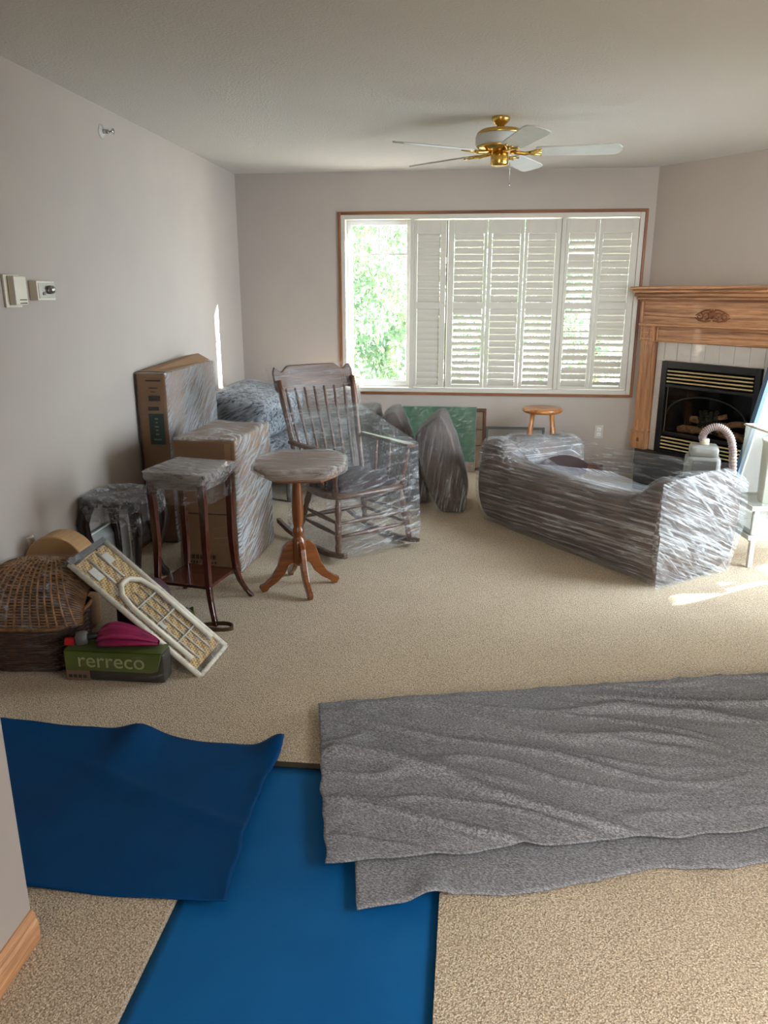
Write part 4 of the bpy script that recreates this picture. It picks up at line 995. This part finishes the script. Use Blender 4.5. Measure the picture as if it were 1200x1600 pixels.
t = thing('folding_umbrella', 'magenta umbrella with black and red handle lying on green package', 'umbrella', (-1.36, 2.650, .136), R(6))
def bag(u, v):
    a = 2*math.pi*u; L_ = v; x = -.085+.245*v; r_ = .012+.040*math.sin(math.pi*min(1, v**.55))**.8
    fold = 1+.16*math.sin(a*7+v*3)
    return (x, math.cos(a)*r_*1.15*fold, .006+r_*.9+math.sin(a)*r_*.78*fold)
mb = MB(); mb.grid(bag, 64, 16); mb.build('canopy', M['magenta'], t, smooth=True)
MB().tube([(-.150,-.045,.052),(-.105,-.03,.056),(-.02,0,.060)], [.014,.014,.010], 10).build('shaft', M['rubber'], t, smooth=True)
MB().tube([(-.150,-.045,.052),(-.146,-.044,.052),(-.112,-.034,.056),(-.108,-.033,.056)], [.022,.028,.028,.022], 16).build('collar', M['greyplastic2'], t, smooth=True)
MB().box((-.172,-.051,.046), (.038,.024,.026), (0,.12,.25)).build('red_button', M['red'], t, bev=.004)
# dark bundles in the hollow behind
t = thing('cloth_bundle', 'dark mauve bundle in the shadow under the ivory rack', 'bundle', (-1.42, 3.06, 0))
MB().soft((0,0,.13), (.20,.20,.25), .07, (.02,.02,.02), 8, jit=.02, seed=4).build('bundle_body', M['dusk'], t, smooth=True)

# ivory plastic rack leaning: local frame x along the length, y across, z out of the face
t = thing('bath_rack', 'long ivory plastic rack with cane mesh leaning from basket to carpet', 'rack', (-1.045, 2.735, 0))
lowa, lowb = Vector((-1.060, 2.708, .014)), Vector((-1.000, 2.898, .014))
topa = Vector((-1.604, 2.735, .440)); topb = Vector((-1.500, 2.930, .492))
ex = ((topa+topb)-(lowa+lowb)).normalized(); LEN = ((topa+topb)-(lowa+lowb)).length/2
ey = (lowb-lowa).normalized(); ey = (ey-ex*ey.dot(ex)).normalized(); ez = ex.cross(ey)
if ez.z < 0: ez = -ez
o0 = (lowa+lowb)/2
def RK(x, y, z): return o0+ex*x+ey*y+ez*z
def rbar(pts, r, nm, mat='plastic', n=8, closed=False, parent=None):
    pp = [RK(*p) for p in pts]
    if closed: pp.append(pp[0])
    return MB().tube(pp, r, n).build(nm, M[mat], parent or t, True, smooth=True)
HW = .114
def slab(x0, x1, y0, y1, z0, z1, nm, mat, parent=None):
    vs = [RK(x, y, z) for z in (z0, z1) for x, y in ((x0,y0),(x1,y0),(x1,y1),(x0,y1))]
    return MB().add(vs, [(3,2,1,0),(4,5,6,7),(0,1,5,4),(1,2,6,5),(2,3,7,6),(3,0,4,7)]).build(nm, M[mat], parent or t, True, bev=.002)
slab(.03, LEN-.02, -HW+.012, HW-.012, -.004, .000, 'cane_panel', 'cane')
rbar([(0,-HW,0),(LEN,-HW,0)], .012, 'side_rail'); rbar([(0,HW,0),(LEN,HW,0)], .012, 'side_rail')
rbar([(0,-HW,0),(0,HW,0)], .010, 'end_rail')
slab(LEN-.012, LEN+.012, -HW-.008, HW+.008, -.016, .012, 'end_cap', 'greyplastic2')
k0, k1 = .07, LEN*.70
hoop = [(k0,-.084,.014),(k1-.10,-.086,.014),(k1-.03,-.070,.014),(k1+.005,-.030,.014),(k1+.010,0,.014),(k1+.005,.030,.014),(k1-.03,.070,.014),(k1-.10,.086,.014),(k0,.084,.014)]
rbar(hoop, .0115, 'hoop')
for x in (.16, .27, .375): rbar([(x,-.084,.008),(x,.084,.008)], .004, 'cross_wire', 'lplastic', 6)
for y in (-.045, 0, .045): rbar([(.05,y,.004),(k1-.05,y,.004)], .0035, 'long_wire', 'lplastic', 6)
for y in (-.03, .03): rbar([(k1+.03,y,.004),(LEN-.03,y,.004)], .005, 'long_wire', 'lplastic', 6)
slab(LEN-.13, LEN-.07, -.085, -.045, .002, .008, 'clip_plate', 'lplastic'); slab(LEN-.10, LEN-.05, .03, .07, .002, .008, 'clip_plate', 'lplastic')
slab(.235, .275, -.055, -.035, .006, .012, 'clip_plate', 'lplastic')
mb = MB(); mb.grid(lambda u, v: RK(-.015+(LEN+.03)*u, -HW-.014+(2*HW+.028)*v, .022-.012*abs(2*v-1)**4+.006*noise.noise(Vector((u*14, v*5, 0)))), 40, 10)
mb.build('plastic_wrap', M['film_misc'], t, True, smooth=True)

t = thing('leather_strap', 'loop of brown leather strap by front foot of mahogany stand', 'strap', (-1.12, 3.14, 0))
pts = []
for i in range(33):
    a = 2*math.pi*i/32; pts.append((.085*math.cos(a)*1.1-.02, .032*math.sin(a), .010+.006*math.sin(a*2)))
mb = MB(); rg = [[(x*k, y*k, z+dz) for x, y, z in pts[:-1]] for k, dz in ((.90,-.008),(1.0,-.008),(1.0,.012),(.90,.012))]
mb.loft(rg+[rg[0]], cap=False); mb.build('band', M['leather'], t, smooth=False)
t = thing('small_carton', 'little brown and green carton half hidden behind ivory rack', 'box', (-1.315, 3.20, 0), R(20))
MB().bb(-.05,.03,-.03,.03,.001,.060).build('carton', M['rockX'], t, bev=.003); MB().prism([(.031,.002),(.062,.02),(.055,.062),(.031,.055)], -.026, .026, 'xz').build('green_flap', M['green'], t)

# ------------------------------------------------------------------ right side: vacuum, panel, shelf unit
t = thing('canister_vacuum', 'grey canister vacuum with ribbed hose behind right sofa arm', 'vacuum', (1.47, 4.86, 0), R(-12))
MB().soft((0,0,.27), (.20,.20,.52), .03, (.008,.008,.004), 8).build('canister', M['greyplastic'], t, smooth=True)
MB().soft((0,0,.555), (.165,.17,.07), .02, (.004,.004,.004), 6).build('lid', M['greyplastic'], t, smooth=True)
MB().bb(-.065,.075,-.108,-.101,.43,.51).build('front_badge', M['greyplastic2'], t, bev=.004)
MB().lathe([(.028,.585),(.028,.625),(.024,.63)], (.0,0,0), 14).build('hose_port', M['cream'], t, smooth=True)
hp = [(0,0,.60),(-.015,0,.64),(.005,0,.682),(.055,0,.705),(.105,-.005,.69),(.145,-.01,.64),(.165,-.02,.56),(.175,-.03,.46),(.190,-.035,.32),(.198,-.04,.16),(.195,-.05,.035)]
def catmull(P_, n):
    P_ = [Vector(p) for p in P_]; P_ = [P_[0]]+P_+[P_[-1]]; out = []
    for i in range(1, len(P_)-2):
        for k in range(n):
            q = k/n; a, b_, c_, d_ = P_[i-1:i+3]
            out.append(.5*((2*b_)+(c_-a)*q+(2*a-5*b_+4*c_-d_)*q*q+(3*b_-a-3*c_+d_)*q**3))
    out.append(P_[-2]); return out
cp = catmull(hp, 20); rs = [.0245 if (i % 4) < 2 else .0205 for i in range(len(cp))]
MB().tube(cp, rs, 14).build('hose', M['hose'], t, smooth=False)

t = thing('leaning_board', 'blue-edged white board leaning beside the fireplace', 'board', (1.72, 5.0, 0))
A0, A1 = Vector((1.655, 4.95, .02)), Vector((1.895, 5.06, 1.12)); dv = (A1-A0).normalized(); sd = Vector((.80,.58,0)); nn = dv.cross(sd).normalized()
def plank(off, wd, th, z, nm, mat):
    a = A0+sd*off+nn*z; vs = []
    for e in (a, a+(A1-A0)):
        vs += [e, e+sd*wd, e+sd*wd+nn*th, e+nn*th]
    return MB().add(vs, [(0,1,2,3),(7,6,5,4),(0,4,5,1),(1,5,6,2),(2,6,7,3),(3,7,4,0)]).build(nm, M[mat], t, True, bev=.002)
plank(0, .040, .030, 0, 'blue_edge', 'bluepaint'); plank(.041, .022, .026, 0, 'white_edge', 'lplastic'); plank(.064, .42, .012, .004, 'board_face', 'heater')

SH = (1.60, 4.29)
t = thing('shelf_unit', 'white plastic shelf unit on legs at right edge by the sofa', 'shelf', (SH[0]+.165, SH[1]+.13, 0), R(8))
for sx in (-1, 1):
    for sy in (-1, 1):
        mb = MB(); x, y = sx*.17, sy*.12
        mb.bb(x-.013, x+.013, y-.013, y+.013, .001, .158); mb.bb(x-.019, x+.019, y-.019, y+.019, .150, .176); mb.bb(x-.015, x+.015, y-.015, y+.015, .195, .345); mb.build('leg', M['lplastic'], t, bev=.003)
for z in (.176, .345):
    s = MB().bb(-.21,.21,-.155,.155,z,z+.006).build('shelf_tray', M['lplastic'], t, bev=.003)
    mb = MB(); mb.bb(-.215,.215,-.160,-.152,z-.004,z+.022); mb.bb(-.215,.215,.152,.160,z-.004,z+.022); mb.bb(-.215,-.207,-.152,.152,z-.004,z+.022); mb.bb(.207,.215,-.152,.152,z-.004,z+.022); mb.build('tray_rim', M['lplastic'], s, bev=.002)
cxs, cys = t.location.x, t.location.y
t = thing('clear_tray', 'clear plastic tray on lower tier of the white shelf unit', 'container', (cxs, cys, .183), R(8))
b = MB(); b.bb(-.195,.195,-.145,-.141,0,.135); b.bb(-.195,.195,.141,.145,0,.135); b.bb(-.195,-.191,-.141,.141,0,.135); b.bb(.191,.195,-.141,.141,0,.135); b.bb(-.19,.19,-.14,.14,0,.004)
b.build('tray_shell', M['clear'], t, bev=.001)
MB().bb(-.17,.17,-.12,.12,.005,.03).build('folded_paper', M['vinyl'], t, bev=.002)
t = thing('storage_bin', 'tall cream plastic bin standing on the white shelf unit', 'bin', (cxs+.025, cys, .352), R(8))
MB().lathe([(.118,0),(.122,.02),(.130,.34),(.136,.345),(.136,.355),(.128,.355),(.120,.03),(.02,.02)], n=36).build('bin_body', M['cream'], t, smooth=True)
t = thing('clear_tub', 'clear tub around the cream bin on upper tier of shelf unit', 'container', (cxs, cys+.005, .352), R(8))
b = MB(); b.bb(-.155,.19,-.148,-.145,0,.42); b.bb(-.155,-.152,-.145,.145,0,.42); b.bb(.187,.19,-.145,.145,0,.42); b.bb(-.152,.187,.143,.146,0,.42)
b.build('tub_shell', M['clear'], t); MB().tube([(-.158,-.150,.42),(.193,-.150,.42),(.193,.150,.42),(-.158,.150,.42),(-.158,-.150,.42)], .006, 6).build('tub_rim', M['cream'], t, smooth=True)

# ------------------------------------------------------------------ floor sheets and blanket
def runner(u, v):
    x = hx0+.002+(hx1-hx0-.004)*u; y = -2.4+(hy1-.01+2.4)*v
    return (x, y, -.020+.0025*noise.noise(Vector((x*3, y*2.2, 0)))+.0015*noise.noise(Vector((x*9, y*5, 3))))
o = MB().grid(runner, 24, 120).build('floor_runner', M['bluerun'], smooth=True, thick=.003)
tag(o, 'lighter blue rubber sheet set in the carpet opening, running toward viewer', 'floor sheet')
# navy mat lying over it
TL, TR_, BR, BL = Vector((-1.93,2.315,0)), Vector((-.580,2.205,0)), Vector((-.570,1.530,0)), Vector((-1.93,1.565,0))
def mat_z(u, v, p):
    z = .010+.010*noise.noise(Vector((p.x*2.4, p.y*2.4, 5)))
    z += .055*math.exp(-((u-.99)/.05)**2-((v-1)/.12)**2)                # curled corner
    z += .034*math.exp(-((u-.61)/.055)**2)*sm(.55,1,v)                     # bump in far edge
    z += .006*math.exp(-((u*.55+v*.8-.86)/.03)**2)*sm(.35,.6,u)            # soft crease
    z += .020*math.exp(-((u-1)/.03)**2)*(.4+.6*math.sin(v*7)**2)*.5
    return max(.004, z)
def navy(u, v):
    a = BL.lerp(BR, u); b_ = TL.lerp(TR_, u); p = a.lerp(b_, v)
    edge = .022*math.sin(v*math.pi)*sm(.8,1,u); p.x -= edge*1.2
    p.x += .012*noise.noise(Vector((0, v*6, 0)))*sm(.8,1,u)
    p.y += .012*noise.noise(Vector((u*7, 3, 0)))*(1 if v > .9 else .5)-.0
    p.y -= .020*math.sin(u*math.pi)*(1-v)
    z = mat_z(u, v, p)
    if p.x > hx0+.02: z = z
    return (p.x, p.y, z)
o = MB().grid(navy, 110, 60).build('floor_mat', M['bluemat'], smooth=True, thick=.003)
tag(o, 'dark navy rubber mat with curled corner lying across the lighter blue sheet', 'mat')
# grey felt blanket, folded: a top and a lower layer
bl_t = thing('moving_blanket', 'grey felt moving blanket folded double across the carpet at right', 'blanket', (.35, 2.2, 0))
def quad(P4, u, v): a = P4[0].lerp(P4[1], u); b_ = P4[3].lerp(P4[2], u); return a.lerp(b_, v)
UP = [Vector((-.345,1.680,0)), Vector((1.75,2.145,0)), Vector((1.95,3.10,0)), Vector((-.522,2.492,0))]
LO = [Vector((-.238,1.545,0)), Vector((1.72,2.075,0)), Vector((1.90,3.00,0)), Vector((-.40,2.40,0))]
def folds(p):
    q = Vector((p.x*.95-p.y*.30, p.y*.95+p.x*.10, 0)); q.y += .05*math.sin(p.x*2.3)
    r1 = noise.noise(Vector((q.x*1.5, q.y*6.5, 1.3))); r2 = noise.noise(Vector((q.x*4, q.y*13, 7.7))); r3 = noise.noise(Vector((q.x*2.0+3, q.y*9, 4)))
    m1 = sm(-.15, .35, noise.noise(p*1.3+Vector((3,1,0))))
    rid = (max(0, 1-abs(r1)*7)**1.5*.027+max(0, 1-abs(r3)*8)**1.3*.014)*(.25+.75*m1)
    return rid+.005*(r2+.5)+.005*(noise.noise(p*2.2)+.5)+.002*noise.noise(Vector((q.x*14, q.y*34, 2)))
def upper(u, v):
    p = quad(UP, u, v); e0 = math.exp(-(v/.05)**2); 
    p.y += .018*noise.noise(Vector((u*14, 0, 2)))*e0*1.4; p.x += .014*noise.noise(Vector((0, v*9, 3)))*math.exp(-(u/.03)**2)
    fall = sm(0,.02,u)
    z = .020+folds(p)*(.35+.65*sm(0,.05,v))*(.4+.6*fall)
    return (p.x, p.y, z if v < .97 else z*.6+.008)
def lower(u, v):
    p = quad(LO, u, v); e0 = math.exp(-(v/.10)**2)
    p.y += (.030*noise.noise(Vector((u*11, 5, 2)))+.012*math.sin(u*22))*e0; p.x += .012*noise.noise(Vector((0, v*9, 8)))*math.exp(-(u/.03)**2)
    z = .006+.030*max(0, noise.noise(Vector((u*16, v*3, 9))))*e0+.003
    return (p.x, p.y, z)
MB().grid(upper, 230, 130).build('upper_layer', M['felt'], bl_t, True, smooth=True, thick=.004)
MB().grid(lower, 200, 60).build('lower_layer', M['felt'], bl_t, True, smooth=True, thick=.004)
